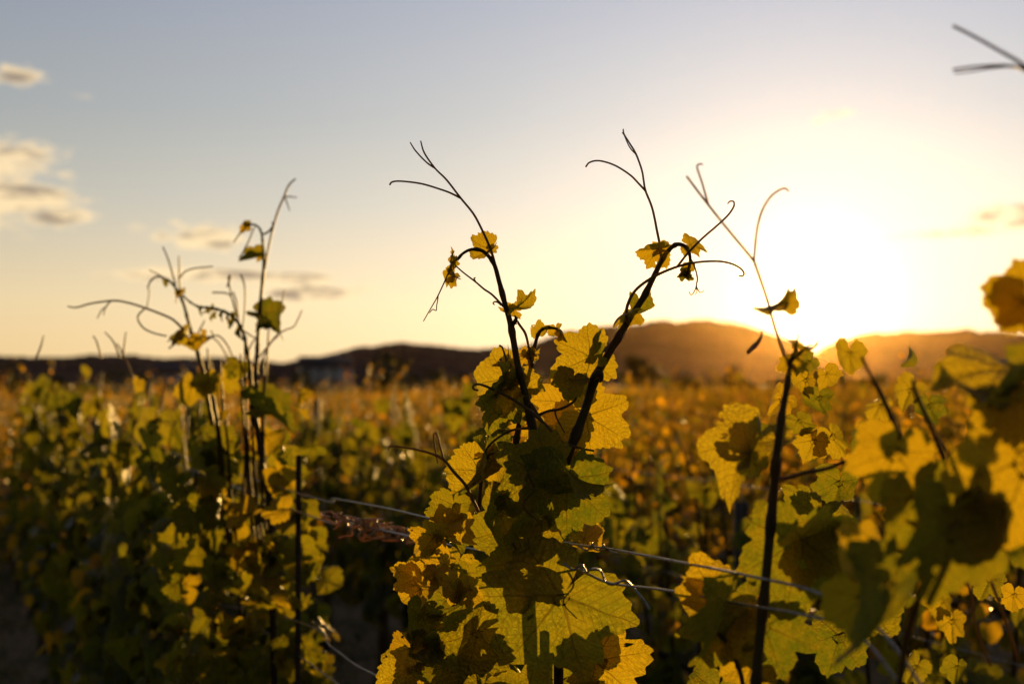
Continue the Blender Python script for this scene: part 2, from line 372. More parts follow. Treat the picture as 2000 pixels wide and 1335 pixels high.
bp = n.n('ShaderNodeBump', {'Strength': 1.0, 'Distance': 8.0, 'Height': nB}).outputs[0]
pp = n.n('ShaderNodeBsdfPrincipled', {'Base Color': col, 'Roughness': 1.0, 'Specular IOR Level': .0, 'Normal': bp})
n.n('ShaderNodeOutputMaterial', {0: pp.outputs[0]}); M_HILL = m
m, n = new_mat('grass_blades')
oi = n.n('ShaderNodeAttribute', None, attribute_name='tint').outputs['Fac']
col = n.mix(oi, (.05, .075, .015), (.26, .20, .09))
p = n.n('ShaderNodeBsdfPrincipled', {'Base Color': col, 'Roughness': .7}); t = n.n('ShaderNodeBsdfTranslucent', {'Color': col})
n.n('ShaderNodeOutputMaterial', {0: n.n('ShaderNodeMixShader', {0: .4, 1: p.outputs[0], 2: t.outputs[0]}).outputs[0]}); M_GRASS = m

# ------------------------------------------------------------------ setting: ground, hills
rng = np.random.default_rng(7)
ys = np.concatenate([np.linspace(-12, 30, 60), np.geomspace(31, 9000, 60)])
us = np.linspace(-1, 1, 90); us = np.sign(us) * np.abs(us) ** 1.4
YY = np.repeat(ys, len(us)); XX = np.tile(us, len(ys)) * (12 + np.abs(YY) * 1.6)
ZZ = ground_z(XX, YY) + np.where(YY < 160, .018 * np.sin(XX * 2.1 + YY) * np.cos(YY * 1.3), 0)
w = len(us); ii = (np.arange(len(ys) - 1)[:, None] * w + np.arange(w - 1)[None]).ravel()
g = link('ground', np_mesh('ground', np.stack([XX, YY, ZZ], 1), np.stack([ii, ii + 1, ii + w + 1, ii + w], 1)), M_SOIL)
tag(g, kind='structure')

def hill(name, prof, dist, depth, seed, base=-2.5):
    """a wooded ridge: skyline given as bearings and heights, with real depth in front and behind"""
    r = np.random.default_rng(seed)
    px = np.array([p[0] for p in prof], float); py = np.array([p[1] for p in prof], float)
    X = np.linspace(px[0], px[-1], 620); Y = np.interp(X, px, py)
    ker = np.hanning(19); ker /= ker.sum(); Y = np.convolve(np.pad(Y, 9, 'edge'), ker, 'valid')
    top = (745 - Y) / F * dist + CAMZ
    rough = np.cumsum(r.standard_normal(620)); rough -= np.convolve(np.pad(rough, 15, 'edge'), np.ones(31) / 31, 'valid')
    top = top + rough * dist / 2600 * .15 + r.uniform(-1, 1, 620) * dist / 2600 * 1.3
    rows_ = np.linspace(0, 1, 26); V = []
    for t in rows_:
        prof_t = math.sin(min(t / .62, 1) * math.pi / 2) ** 1.3 if t <= .62 else math.cos((t - .62) / .38 * math.pi / 2) ** 1.1
        d = dist + (t - .62) * depth
        bumpy = .10 * np.sin(X / 47 + t * 9 + seed) * np.sin(X / 21 + t * 5) * math.sin(t * math.pi) * (0 if abs(t - .62) < .02 else 1)
        z = base + (top - base) * np.clip(prof_t * (1 + bumpy) if t < .6 else prof_t, 0, 1)
        V.append(np.stack([(X - 1000) / F * d, np.full_like(X, d), z], 1))
    V = np.concatenate(V); w = 620
    ii = (np.arange(25)[:, None] * w + np.arange(w - 1)[None]).ravel()
    o = link(name, np_mesh(name, V, np.stack([ii, ii + 1, ii + w + 1, ii + w], 1)), M_HILL)
    return tag(o, kind='structure')
hill('hills', [(-1500, 690), (-900, 700), (-400, 690), (-100, 694), (0, 695), (60, 697), (120, 698), (200, 694), (260, 694), (330, 700), (400, 698), (460, 700), (520, 706), (600, 712), (700, 730), (800, 742)], 3600, 1500, 3)
hill('hills', [(380, 742), (470, 722), (540, 710), (600, 701), (650, 690), (700, 680), (750, 674), (800, 671), (850, 674), (900, 680), (960, 683), (1000, 682), (1080, 690), (1200, 715), (1300, 740)], 2300, 1100, 5)
hill('hills', [(880, 741), (940, 708), (980, 688), (1030, 673), (1080, 658), (1140, 645), (1200, 636), (1260, 631), (1330, 630), (1400, 628), (1440, 632), (1480, 643), (1520, 657), (1560, 674), (1590, 690), (1630, 712), (1700, 742)], 2800, 1300, 8)
hill('hills', [(1480, 742), (1540, 716), (1590, 692), (1620, 672), (1660, 660), (1720, 652), (1800, 648), (1880, 646), (1960, 650), (2050, 655), (2200, 660), (2600, 668), (3200, 690), (3800, 740)], 3300, 1400, 11)

# ------------------------------------------------------------------ far trees and houses at the edge of the vineyard
def far_tree(px, topy, wpx, dist, seed, label, shape=1.0):
    r = np.random.default_rng(seed)
    x = (px - 1000) / F * dist; gz = float(ground_z(x, dist)); hgt = (745 - topy) / F * dist + CAMZ - gz; wd = wpx / F * dist
    root = empty('tree', (x, dist, gz)); tag(root, label, 'tree', 'trees beyond the vineyard')
    parts = [tube([(0, 0, -.3), (.1, 0, hgt * .25), (0, .1, hgt * .6)], [wd * .05, wd * .04, wd * .02], 8, 3)]
    for k in range(5):
        a = r.uniform(0, 6.3); parts.append(tube([(0, 0, hgt * .3), (math.cos(a) * wd * .2, math.sin(a) * wd * .2, hgt * .5), (math.cos(a) * wd * .34, math.sin(a) * wd * .34, hgt * .7)], [wd * .02, wd * .012, wd * .005], 5, 2))
    v, f = join(parts); link('trunk', np_mesh('trunk', v, f), M_TRUNK, root)
    nb = 26; cen = []
    for _ in range(nb):
        a = r.uniform(0, 6.28); rr = math.sqrt(r.uniform(0, 1)) * .40 * wd; zz = r.uniform(.30, .93)
        k = 1 - abs(zz - .55) ** 2 * 2.2
        cen.append((math.cos(a) * rr * k, math.sin(a) * rr * k, zz * hgt, r.uniform(.10, .19) * wd))
    cen = np.array(cen); n_ = 5200
    c = cen[r.integers(0, nb, n_)]; dirs = r.standard_normal((n_, 3)); dirs /= np.linalg.norm(dirs, axis=1)[:, None]
    pos = c[:, :3] + dirs * (c[:, 3] * r.uniform(.55, 1.1, n_) ** .5)[:, None] * np.array([1, 1, .8 * shape])
    s = wd * .030 * r.uniform(.6, 1.4, n_)
    v, t, _ = scatter_leaves(pos, dirs, s, r, LOW6)
    link('crown', np_mesh('crown', v, t), M_TREE, root)
    return root
def low_leaf(n_out, seed):
    r = np.random.default_rng(seed); th = np.linspace(-math.pi, math.pi, n_out, endpoint=False) + math.pi / n_out
    rr = np.interp(np.abs(th), _LA, _LR) * (1 + r.uniform(-.08, .08, n_out)); x = rr * np.sin(th) * .5; y = rr * np.cos(th) * .5
    z = .30 * np.abs(x) - .35 * y * y + .05 * np.sin(3 * th + seed)
    V = np.vstack([[0, 0, 0], np.stack([x, y, z], 1)]); k = np.arange(n_out)
    return V, np.stack([np.zeros(n_out, int), 1 + (k + 1) % n_out, 1 + k], 1)
LOW14, LOW8, LOW6 = low_leaf(14, 1), low_leaf(8, 2), low_leaf(5, 3)
def scatter_leaves(pos, nrm, size, r, base, droop=None):
    """many leaf blades as one mesh: random spin about the given normals, tips hanging when droop is given"""
    n_ = len(pos); V0, F0 = base
    nn = nrm / (np.linalg.norm(nrm, axis=1)[:, None] + 1e-9)
    tip = r.standard_normal((n_, 3))
    if droop is not None: tip = tip * .55 + np.array([0, 0, -droop])
    tip -= nn * np.sum(tip * nn, axis=1)[:, None]; tip /= np.linalg.norm(tip, axis=1)[:, None] + 1e-9
    sd = np.cross(tip, nn)
    Rm = np.stack([sd, tip, nn], 2) * np.asarray(size)[:, None, None]
    V = np.einsum('nij,kj->nki', Rm, V0) + pos[:, None, :]
    Fc = F0[None] + (np.arange(n_) * len(V0))[:, None, None]
    return V.reshape(-1, 3), Fc.reshape(-1, F0.shape[1]), np.repeat(r.uniform(0, 1, n_), len(V0))
far_tree(752, 684, 88, 150, 1, 'large round dark tree between the field and the middle hill')
far_tree(795, 700, 34, 165, 2, 'narrow tree against the right side of the large round tree')
far_tree(1252, 692, 105, 170, 3, 'broad dark tree below the highest hill, right of the centre shoots', .8)
far_tree(1437, 712, 52, 175, 4, 'small dark tree between the broad tree and the sun')
far_tree(965, 716, 60, 180, 5, 'low tree just left of the sharp centre shoot')
far_tree(890, 738, 90, 185, 6, 'low flat bush between the round tree and the centre shoot', .6)
far_tree(592, 722, 62, 160, 7, 'low dark tree left of the pale house at the field edge', .8)
far_tree(10, 708, 90, 150, 8, 'dark green tree at the far left edge of the picture')
far_tree(95, 733, 110, 170, 9, 'low wide bush right of the far left tree', .6)
far_tree(525, 728, 55, 175, 10, 'small dark tree right of the tall left shoots', .7)

r = np.random.default_rng(91); nc = 420
hx_ = r.uniform(-115, 115, nc); hy_ = r.uniform(186, 250, nc); hh_ = r.uniform(.6, 3.0, nc) * (1 + .7 * np.sin(hx_ / 11) * np.sin(hx_ / 4.7 + 1)); hw_ = r.uniform(1.0, 2.6, nc)
cc = r.integers(0, nc, 26000); dd_ = r.standard_normal((26000, 3)); dd_ /= np.linalg.norm(dd_, axis=1)[:, None]
pos = np.stack([hx_[cc], hy_[cc], hh_[cc] * .5], 1) + dd_ * np.stack([hw_[cc], hw_[cc], hh_[cc] * .6], 1); pos[:, 2] += ground_z(pos[:, 0], pos[:, 1])
v, t, _ = scatter_leaves(pos, dd_, r.uniform(.5, 1.1, 26000), r, LOW6)
tag(link('hedgerow', np_mesh('hedgerow', v, t), M_TREE), 'dark band of scrub and bushes between the vineyard and the hills', 'hedgerow', kind='stuff')
M_WALL = simple('pale_render', (.45, .45, .46), (.60, .60, .60), .8, 1)
M_ROOF = simple('slate_roof', (.07, .065, .07), (.12, .10, .10), .8, 1)
M_GLASS = simple('dark_window', (.02, .02, .025), (.03, .03, .035), .2, 1)
def house(px, dist, wdt, h, label, z):
    x = (px - 1000) / F * dist; gz = z
    root = empty('house', (x, dist, gz), .25); tag(root, label, 'house', 'houses at the foot of the hills')
    def box(nm, a, b, mt, par):
        (x0, y0, z0), (x1, y1, z1) = a, b
        v = [(x0, y0, z0), (x1, y0, z0), (x1, y1, z0), (x0, y1, z0), (x0, y0, z1), (x1, y0, z1), (x1, y1, z1), (x0, y1, z1)]
        return link(nm, np_mesh(nm, v, np.array([(0, 3, 2, 1), (4, 5, 6, 7), (0, 1, 5, 4), (1, 2, 6, 5), (2, 3, 7, 6), (3, 0, 4, 7)]), smooth=False), mt, par)
    wl = box('wall', (-wdt / 2, -4, 0), (wdt / 2, 4, h), M_WALL, root)
    e = .5
    v = [(-wdt/2 - e, -4 - e, h), (wdt/2 + e, -4 - e, h), (wdt/2 + e, 4 + e, h), (-wdt/2 - e, 4 + e, h), (-wdt/2 - e, 0, h + 3.4), (wdt/2 + e, 0, h + 3.4)]
    v2 = [(a, b, c + .02) for a, b, c in v]
    rf = link('roof', np_mesh('roof', v2, [np.array([(0, 1, 5, 4), (2, 3, 4, 5), (0, 3, 2, 1)]), np.array([(3, 0, 4), (1, 2, 5)])], smooth=False), M_ROOF, root)
    box('chimney', (wdt * .2, -.4, h + 2.2), (wdt * .2 + .8, .4, h + 4.4), M_WALL, rf)
    for k in range(4):
        for zz in (.9, 3.6):
            if zz + 1.4 < h:
                xx = -wdt / 2 + wdt * (k + .5) / 4
                box('window', (xx - .5, -4.06, zz), (xx + .5, -3.97, zz + 1.3), M_GLASS, wl)
house(636, 420, 15, 5.4, 'pale house under the left flank of the middle hill', .2)
house(346, 460, 14, 5.4, 'pale house left of the tall left shoots, below the far hill', -1.5)

# ------------------------------------------------------------------ vine canopies of the field
def canopy_mesh(seed, nleaf, top=1.38, base=LOW14, low=.42, sprigs=5, ragged=.12, length=1.16, size=.088):
    """foliage of one vine in a row: x runs along the row"""
    r = np.random.default_rng(seed)
    x = r.uniform(-length / 2, length / 2, nleaf)
    t = r.beta(1.2, 1.65, nleaf)
    crest = top + ragged * (np.sin(x * 9 + seed) * .5 + np.sin(x * 21 + seed * 2) * .5)
    z = low + (crest - low) * t
    th = (.20 - .10 * t) * (1 + .25 * np.sin(x * 6 + z * 5 + seed))
    sgn = np.where(r.uniform(size=nleaf) < .5, -1, 1)
    y = sgn * th * np.sqrt(r.uniform(.15, 1.15, nleaf))
    nrm = np.stack([r.normal(0, .55, nleaf), sgn * .8 + r.normal(0, .45, nleaf), .45 + r.normal(0, .45, nleaf)], 1)
    pos = np.stack([x, y, z], 1); sz = size * r.uniform(.55, 1.2, nleaf) * (1.08 - .35 * t)
    stems = []
    for k in range(sprigs):
        x0 = r.uniform(-length / 2, length / 2); hgt = r.uniform(.12, .36); lean = r.normal(0, .10, 2)
        p0 = np.array([x0, r.normal(0, .05), top - .25]); p1 = p0 + [lean[0] * .4, lean[1] * .4, .25 + hgt * .5]; p2 = p0 + [lean[0] * 1.5, lean[1], .25 + hgt]
        stems.append(tube([p0, p1, p2], [.004, .003, .0013], 4, 3))
        m_ = 7; tt = np.linspace(.3, 1, m_)[:, None]
        q = p0 * (1 - tt) ** 2 + 2 * tt * (1 - tt) * p1 + tt ** 2 * p2 + r.normal(0, .022, (m_, 3))
        pos = np.vstack([pos, q]); nrm = np.vstack([nrm, r.standard_normal((m_, 3))]); sz = np.concatenate([sz, (.085 - .055 * tt[:, 0]) * r.uniform(.7, 1.2, m_)])
    v, f, ti = scatter_leaves(pos, nrm, sz, r, base, droop=1.0)
    T4 = np.zeros((0, 4), int)
    if stems:
        sv, sf = join(stems); off = len(v); v = np.vstack([v, sv]); T4 = sf[0] + off; f = np.vstack([f, sf[1] + off]); ti = np.concatenate([ti, np.full(len(sv), .5)])
    return np_mesh('foliage', v, [f, T4] if len(T4) else [f], tint=ti)
def trunk_parts(seed, h=.62):
    r = np.random.default_rng(seed); a = r.normal(0, .035, (4, 2))
    return tube([(0, 0, -.05), (a[0][0], a[0][1], h * .3), (a[1][0], a[1][1], h * .6), (a[2][0] * .5, 0, h), (.12, 0, h + .06), (.45, 0, h + .08)],
                [.034, .026, .024, .026, .016, .009], 9, 4, bumps=(.35, 1.7))
TRUNKS = []
for k in range(4):
    v, q, t = trunk_parts(50 + k); TRUNKS.append(np_mesh('trunk', v, [q, t]))
MIDF = [canopy_mesh(100 + k, [560, 620, 520, 600][k], top=[1.27, 1.31, 1.24, 1.29][k], ragged=.11, sprigs=[5, 6, 4, 7][k]) for k in range(4)]
FARF = [canopy_mesh(120 + k, [400, 440, 380][k], base=LOW8, top=[1.27, 1.31, 1.26][k], sprigs=7, size=.105) for k in range(3)]
SPARSE = [canopy_mesh(140 + k, 300, base=LOW14, top=1.24, sprigs=4, ragged=.16) for k in range(2)]

# individual leaves for the nearer vines share these meshes
def leaf_mesh_plain(seed, n_out, rings, **kw):
    r = np.random.default_rng(seed); V, f3, f4, uv = blade(n_out, rings, r, **kw)
    v, q, t = tube([(0, -.62, -.28), (0, -.3, -.06), (0, -.04, -.004), (0, 0, .0)], [.016, .014, .013, .012], 5, 2)
    off = len(V); V = np.vstack([V, v]); uv = np.vstack([uv, np.full((len(v), 2), .5)])
    br = np.array([[0, off + len(v) - 7, off + len(v) - 6]])            # weld the stalk to the blade
    mi = np.concatenate([np.zeros(len(f3) + 1), np.ones(len(t)), np.zeros(len(f4)), np.ones(len(q))])
    me = np_mesh('leaf', V, [np.vstack([f3, br]), t, f4, q], uv=uv, mat_idx=mi)
    me.materials.append(M_LEAF); me.materials.append(M_PET); return me
_r = random.Random(4)
MIDL = [leaf_mesh_plain(200 + k, 46, 3, fold=_r.uniform(.05, .5), cup=_r.uniform(-.15, .15), wave=_r.uniform(.05, .12), droop=_r.uniform(.1, .6)) for k in range(12)]
NEARL = [leaf_mesh_plain(230 + k, 92, 6, fold=_r.uniform(.05, .5), cup=_r.uniform(-.15, .15), wave=_r.uniform(.05, .12), droop=_r.uniform(.1, .6)) for k in range(10)]

def row_vine(x, y, seed, kind, label, group):
    r = np.random.default_rng(seed)
    gz = float(ground_z(x, y))
    root = empty('grapevine', (x, y, gz), ROWANG + (math.pi if seed % 2 else 0)); root.scale = (1, 1, 1 + r.uniform(-.09, .06))
    tag(root, label, 'grapevine', group)
    link('trunk', TRUNKS[seed % 4], M_BARK, root)
    me = (MIDF if kind == 'mid' else FARF if kind == 'far' else SPARSE); me = me[int(r.integers(0, len(me)))]
    tag(link('foliage', me, M_FAR, root), kind='stuff')
    return root
def leafy_vine(x, y, seed, label, group, nleaf=170, top=1.38, low=.45, size=.085, near=False, length=1.1, nshoot=7, inner=150, half=.17):
    """a vine whose leaves are objects of their own"""
    r = np.random.default_rng(seed); gz = float(ground_z(x, y))
    root = empty('grapevine', (x, y, gz), ROWANG); tag(root, label, 'grapevine', group)
    link('trunk', TRUNKS[seed % 4], M_BARK, root)
    for k in range(nshoot):
        x0 = -length * .45 + length * .9 * (k + .5) / nshoot; l_ = r.normal(0, .05, 2); h = top + r.uniform(-.15, .16)
        pts = [(x0, 0, .68), (x0 + l_[0], l_[1] * .6, .95), (x0 + l_[0] * 1.5, l_[1], 1.2), (x0 + l_[0] * 2.6, l_[1] * 1.6, h)]
        tube_obj('shoot', pts, [.0055, .005, .004, .0018], M_SHOOT, root, 6, 4, bumps=(.5, 2.2))
    x_ = r.uniform(-length / 2, length / 2, nleaf); t = r.beta(1.25, 1.5, nleaf)
    crest = top + .12 * np.sin(x_ * 9 + seed); z_ = low + (crest - low) * t
    sg = np.where(r.uniform(size=nleaf) < .62, 1, -1)                     # +y of the row frame faces the camera's aisle
    for i in range(nleaf):
        yy = sg[i] * (half - .07 * t[i]) * math.sqrt(r.uniform(.2, 1.2))
        nrm = Vector((r.normal(0, .5), sg[i] * .8 + r.normal(0, .4), .35 + r.normal(0, .4))).normalized()
        tip = Vector((r.normal(0, .55), r.normal(0, .3), -1)); tip = (tip - nrm * tip.dot(nrm)).normalized(); sd = tip.cross(nrm)
        s = size * r.uniform(.55, 1.15) * (1.06 - .3 * t[i])
        o = bpy.data.objects.new('leaf', (NEARL if near else MIDL)[int(r.integers(0, 10))]); C.objects.link(o); o.parent = root
        o.matrix_local = Matrix.Translation((x_[i], yy, z_[i])) @ Matrix(((sd.x, tip.x, nrm.x), (sd.y, tip.y, nrm.y), (sd.z, tip.z, nrm.z))).to_4x4() @ Matrix.Scale(s, 4)
    if inner:
        tag(link('foliage', canopy_mesh(seed + 900, inner, top=top - .12, low=low, sprigs=0, size=size * 1.1, length=length), M_FAR, root), kind='stuff')
    return root

cands = []
for k in range(0, 60):
    x0 = ROW0 + PITCHROW * k
    ys_ = np.arange(3.62 if k == 0 else 2.5 + (k * .37) % 1.0, 175, 1.08 if k == 0 else 1.02)
    for y in ys_:
        x = x0 - SLOPE * y
        if abs(x / y) < .46: cands.append((float(y), float(x), k))
cands.sort()
near_n = 0; far_list = []
for i, (y, x, k) in enumerate(cands):
    px = 1000 + F * x / y
    if y < 30 and i < 300:
        wh = ('far left of the left vine' if px < 230 else 'left of the left vine' if px < 430 else 'behind the left vine' if px < 620 else 'between the left and centre vines' if px < 900 else
              'behind the centre vine' if px < 1220 else 'between the centre and right vines' if px < 1440 else 'behind the right vine' if px < 1640 else 'near the right edge')
        if k == 0: rowname, grp = 'front row, ' + ('seventh to tenth place down the aisle' if y < 14 else 'smallest at the far left'), 'grapevines of the front row receding to the left'
        elif k == 1: rowname, grp = 'second row, ' + wh, 'grapevines of the second row'
        elif k == 2: rowname, grp = 'third row, ' + wh, 'grapevines of the third row'
        else: rowname, grp = ('fourth row, ' if k == 3 else 'fifth row, ' if k == 4 else 'rows far behind, ') + wh, 'grapevines in the rows farther back'
        if k == 0 and y < 9:
            leafy_vine(x, y, 300 + i, ['', 'blurred grapevine next to the left vine, farther down the front row', 'second blurred grapevine beyond the left vine in the front row', 'third blurred grapevine beyond the left vine in the front row', 'fourth blurred grapevine beyond the left vine in the front row', 'fifth blurred grapevine beyond the left vine, dark against the aisle'][min(5, 1 + int((y - 3.6) / 1.08))], grp, nleaf=240 if y < 6 else 170, top=1.40, low=.60, size=.088, inner=170)
        elif k == 1 and y < 8.2:
            yk = int((y - 2.5) / 1.02)
            lab = 'blurred second-row grapevine ' + ['behind the leaves at the right edge', 'behind the right vine', 'right of the centre shoots below the small dark tree', 'just right of the sharp centre vine', 'hidden partly by the sharp centre vine', 'left of the sharp centre vine'][min(yk, 5)]
            leafy_vine(x, y, 300 + i, lab, grp, nleaf=130 if y < 5 else 170, top=1.22 if y < 4.6 else 1.30 if y < 5.4 else 1.38, size=.088, inner=60 if y < 5 else 170)
        else:
            row_vine(x, y, 300 + i, 'sparse' if y < 5.2 else 'mid' if y < 16 else 'far', 'blurred golden grapevine, ' + rowname, grp)
        near_n += 1
    else: far_list.append((x, y, i))

# everything beyond: one mass of sunlit row tops
r = np.random.default_rng(77); Vs, Fs, Ts, off = [], [], [], 0
for (x, y, i) in far_list:
    nl = int(np.clip(3800 / y, 22, 120)); sc_ = float(np.clip(y / 30, 1, 2.2)) * .11
    a = r.uniform(-.58, .58, nl); z = 1.32 + r.normal(0, .07) - r.exponential(.22, nl) + .07 * np.sin(a * 8 + i) + (r.uniform(size=nl) < .08) * r.uniform(0, .25, nl); b = r.normal(0, .12, nl)
    px_ = x + DIRROW.x * a + NRMROW.x * b; py_ = y + DIRROW.y * a + NRMROW.y * b
    pos = np.stack([px_, py_, z + ground_z(px_, py_)], 1)
    v, f, ti = scatter_leaves(pos, r.standard_normal((nl, 3)) + [0, -.4, .4], sc_ * r.uniform(.6, 1.2, nl), r, LOW6)
    Vs.append(v); Fs.append(f + off); Ts.append(ti); off += len(v)
o = link('distant_vine_rows', np_mesh('distant_vine_rows', np.concatenate(Vs), np.concatenate(Fs), tint=np.concatenate(Ts)), M_FAR)
tag(o, 'far rows of the vineyard running together into one golden strip below the hills', 'vineyard', kind='stuff')
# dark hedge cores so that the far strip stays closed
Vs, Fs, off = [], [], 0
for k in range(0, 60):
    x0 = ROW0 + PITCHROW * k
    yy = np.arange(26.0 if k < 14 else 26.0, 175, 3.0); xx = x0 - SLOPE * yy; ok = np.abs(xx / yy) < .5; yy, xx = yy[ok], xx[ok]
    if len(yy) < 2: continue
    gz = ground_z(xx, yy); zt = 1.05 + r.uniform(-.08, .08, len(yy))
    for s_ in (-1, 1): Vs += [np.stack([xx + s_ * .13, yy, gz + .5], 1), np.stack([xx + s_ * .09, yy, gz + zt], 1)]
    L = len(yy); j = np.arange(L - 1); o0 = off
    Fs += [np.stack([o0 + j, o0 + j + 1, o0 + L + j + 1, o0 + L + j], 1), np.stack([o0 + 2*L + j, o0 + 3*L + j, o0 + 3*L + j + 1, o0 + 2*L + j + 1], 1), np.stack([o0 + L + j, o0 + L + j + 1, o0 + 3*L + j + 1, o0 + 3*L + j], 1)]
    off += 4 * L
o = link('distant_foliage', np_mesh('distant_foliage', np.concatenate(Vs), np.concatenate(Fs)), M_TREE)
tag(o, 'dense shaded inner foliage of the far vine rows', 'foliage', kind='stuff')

# grass and weeds in the aisle on the left and under the rows
r = np.random.default_rng(5); nb = 60000
gy = r.uniform(4.5, 26, nb) ** 1.0; gx = -SLOPE * gy + r.uniform(-1.6, 3.4, nb); okk = np.abs(gx / gy) < .45; gy, gx = gy[okk], gx[okk]; nb = len(gy)
cl = np.sin(gx * 3.1 + np.sin(gy * 2.3)) + np.sin(gy * 4.1 + gx) ; keep = cl + r.normal(0, .6, nb) > .1; gy, gx = gy[keep], gx[keep]; nb = len(gy)
h = r.uniform(.02, .09, nb); a = r.uniform(0, 6.28, nb); wd = .006 + .004 * r.uniform(size=nb)
base_ = np.stack([gx, gy, ground_z(gx, gy)], 1); side = np.stack([np.cos(a), np.sin(a), 0 * a], 1); ln = np.stack([r.normal(0, .5, nb), r.normal(0, .5, nb), np.ones(nb)], 1)
V = np.stack([base_ - side * wd[:, None], base_ + side * wd[:, None], base_ + ln * h[:, None]], 1).reshape(-1, 3)
o = link('grass', np_mesh('grass', V, np.arange(3 * nb).reshape(-1, 3), tint=np.repeat(r.uniform(0, 1, nb), 3)), M_GRASS)
tag(o, 'short dry grass and weeds on the soil of the aisle', 'grass', kind='stuff')

r = np.random.default_rng(55); nb = 2600
gy = r.uniform(3, 20, nb); gx = ROW0 - SLOPE * gy + r.choice([0, PITCHROW, 2 * PITCHROW], nb) + r.normal(0, .42, nb)
v, f, ti = scatter_leaves(np.stack([gx, gy, ground_z(gx, gy) + .022], 1), np.stack([r.normal(0, .3, nb), r.normal(0, .3, nb), np.ones(nb)], 1), r.uniform(.05, .11, nb), r, LOW8)
tag(link('fallen_leaves', np_mesh('fallen_leaves', v, f, tint=ti), M_GRASS), 'dry fallen leaves lying on the soil under the rows', 'fallen leaves', kind='stuff')

# ------------------------------------------------------------------ the near vines: shoots, tendrils and leaves one by one
def at_root(root, p): return np.array(p) - np.array(root.location)
def path(root, name, pts, d, rad_px, mat, sides=8, sub=6, bumps=None, jit=0.0):
    """pts: bearings (px, py[, depth]); rad in photograph pixels at that depth"""
    W, Rr = [], []
    rp = rad_px if hasattr(rad_px, '__len__') else [rad_px, rad_px]
    rr = np.interp(np.linspace(0, 1, len(pts)), np.linspace(0, 1, len(rp)), rp) * ((1.18 if root.location.y < 2 else .9) if name == 'shoot' else 1.14 if root.location.y < 2 else 1.0)
    for q, r_ in zip(pts, rr):
        dd = q[2] if len(q) > 2 else d
        W.append(at_root(root, P(q[0], q[1], dd))); Rr.append(r_ * dd / F)
    return tube_obj(name, W, Rr, mat, root, sides, sub, bumps)
_seed = [1000]
def hleaf(root, jx, jy, d, L, ang, roll=0, pitch=0, att=None, mat=None, hi=True, fold=.22, cup=.05, wave=.07, droop=.25, lobed=1.0, teeth=1.0, pr=2.2, name='leaf', label=None, bend=None):
    _seed[0] += 1; rg = np.random.default_rng(_seed[0])
    n_out, rings = (138, 11) if hi else (92, 6)
    V, f3, f4, uv = blade(n_out, rings, rg, fold, cup, wave, droop, lobed, teeth, bend)
    if bend is None: roll += rg.normal(0, 14); pitch += rg.normal(0, 12)
    a = R(ang); tip = RT * math.cos(a) + UP * math.sin(a); nrm = -FW; side = tip.cross(nrm)
    Mr = Matrix.Rotation(R(roll), 3, tip); nrm = Mr @ nrm; side = Mr @ side
    Mp = Matrix.Rotation(R(pitch), 3, side); nrm = Mp @ nrm; tip = Mp @ tip
    s = L * d / F; J = P(jx, jy, d); Q = np.array([[side.x, tip.x, nrm.x], [side.y, tip.y, nrm.y], [side.z, tip.z, nrm.z]])
    Vw = (V * s) @ Q.T + at_root(root, J)
    if att is not None:
        A = at_root(root, P(att[0], att[1], att[2] if len(att) > 2 else d + .01)); Jl = at_root(root, J)
        mid = (A + Jl) / 2 + np.array([0, 0, .12 * np.linalg.norm(A - Jl)]) + rg.normal(0, .03, 3) * np.linalg.norm(A - Jl)
        pq = [A, mid, Jl + np.array(Q @ np.array([0, -.04, 0])) * s, Jl]
    else: pq = [Jl_ for Jl_ in (at_root(root, J) + Q @ (np.array([0.0, -.45, -.25]) * s), at_root(root, J) + Q @ (np.array([0, -.2, -.08]) * s), at_root(root, J))]
    v, q, t = tube(pq, [pr * 1.1 * d / F, pr * .8 * d / F], 7, 4)
    off = len(Vw); Va = np.vstack([Vw, v]); uva = np.vstack([uv, np.full((len(v), 2), .5)])
    br = np.array([[0, off + len(v) - 9, off + len(v) - 8]])
    mi = np.concatenate([np.zeros(len(f3) + 1), np.ones(len(t)), np.zeros(len(f4)), np.ones(len(q))])
    me = np_mesh('leaf', Va - at_root(root, J), [np.vstack([f3, br]), t, f4, q], uv=uva, mat_idx=mi)
    me.materials.append(mat or M_LEAF); me.materials.append(M_PET)
    o = bpy.data.objects.new(name, me); C.objects.link(o); o.parent = root; o.location = Vector(at_root(root, J))
    if label: o['label'] = label
    return o
def base_trunk(root, h=.85, seed=60, rad=1.0):
    v, q, t = trunk_parts(seed, h); v = v * np.array([.5, .5, 1]) ; link('trunk', np_mesh('trunk', v, [q, t]), M_BARK, root)
def fill(root, n_, box, dr, Lr, seed, angc=-90, angs=45, yaw=0, yaws=45, mat=None, hi=False):
    """leaves of the lower canopy inside a bearing box (x0, y0, x1, y1)"""
    r = random.Random(seed)
    for _ in range(n_):
        hleaf(root, r.uniform(box[0], box[2]), r.uniform(box[1], box[3]), r.uniform(*dr), r.uniform(*Lr), r.gauss(angc, angs), r.gauss(yaw, yaws), r.gauss(0, 35),
              None, mat, hi, fold=r.uniform(.05, .6), cup=r.uniform(-.2, .2), wave=r.uniform(.05, .12), droop=r.uniform(0, .6))

# --- the sharp centre vine
hx = P(1085, 1200, 1.43); HV = empty('grapevine', (hx.x, hx.y, 0)); tag(HV, 'sharp grapevine in the centre with two tall shoots and curling tendrils against the sky', 'grapevine')
base_trunk(HV, .80, 60)
T_, S_ = M_TENDRIL, M_SHOOT
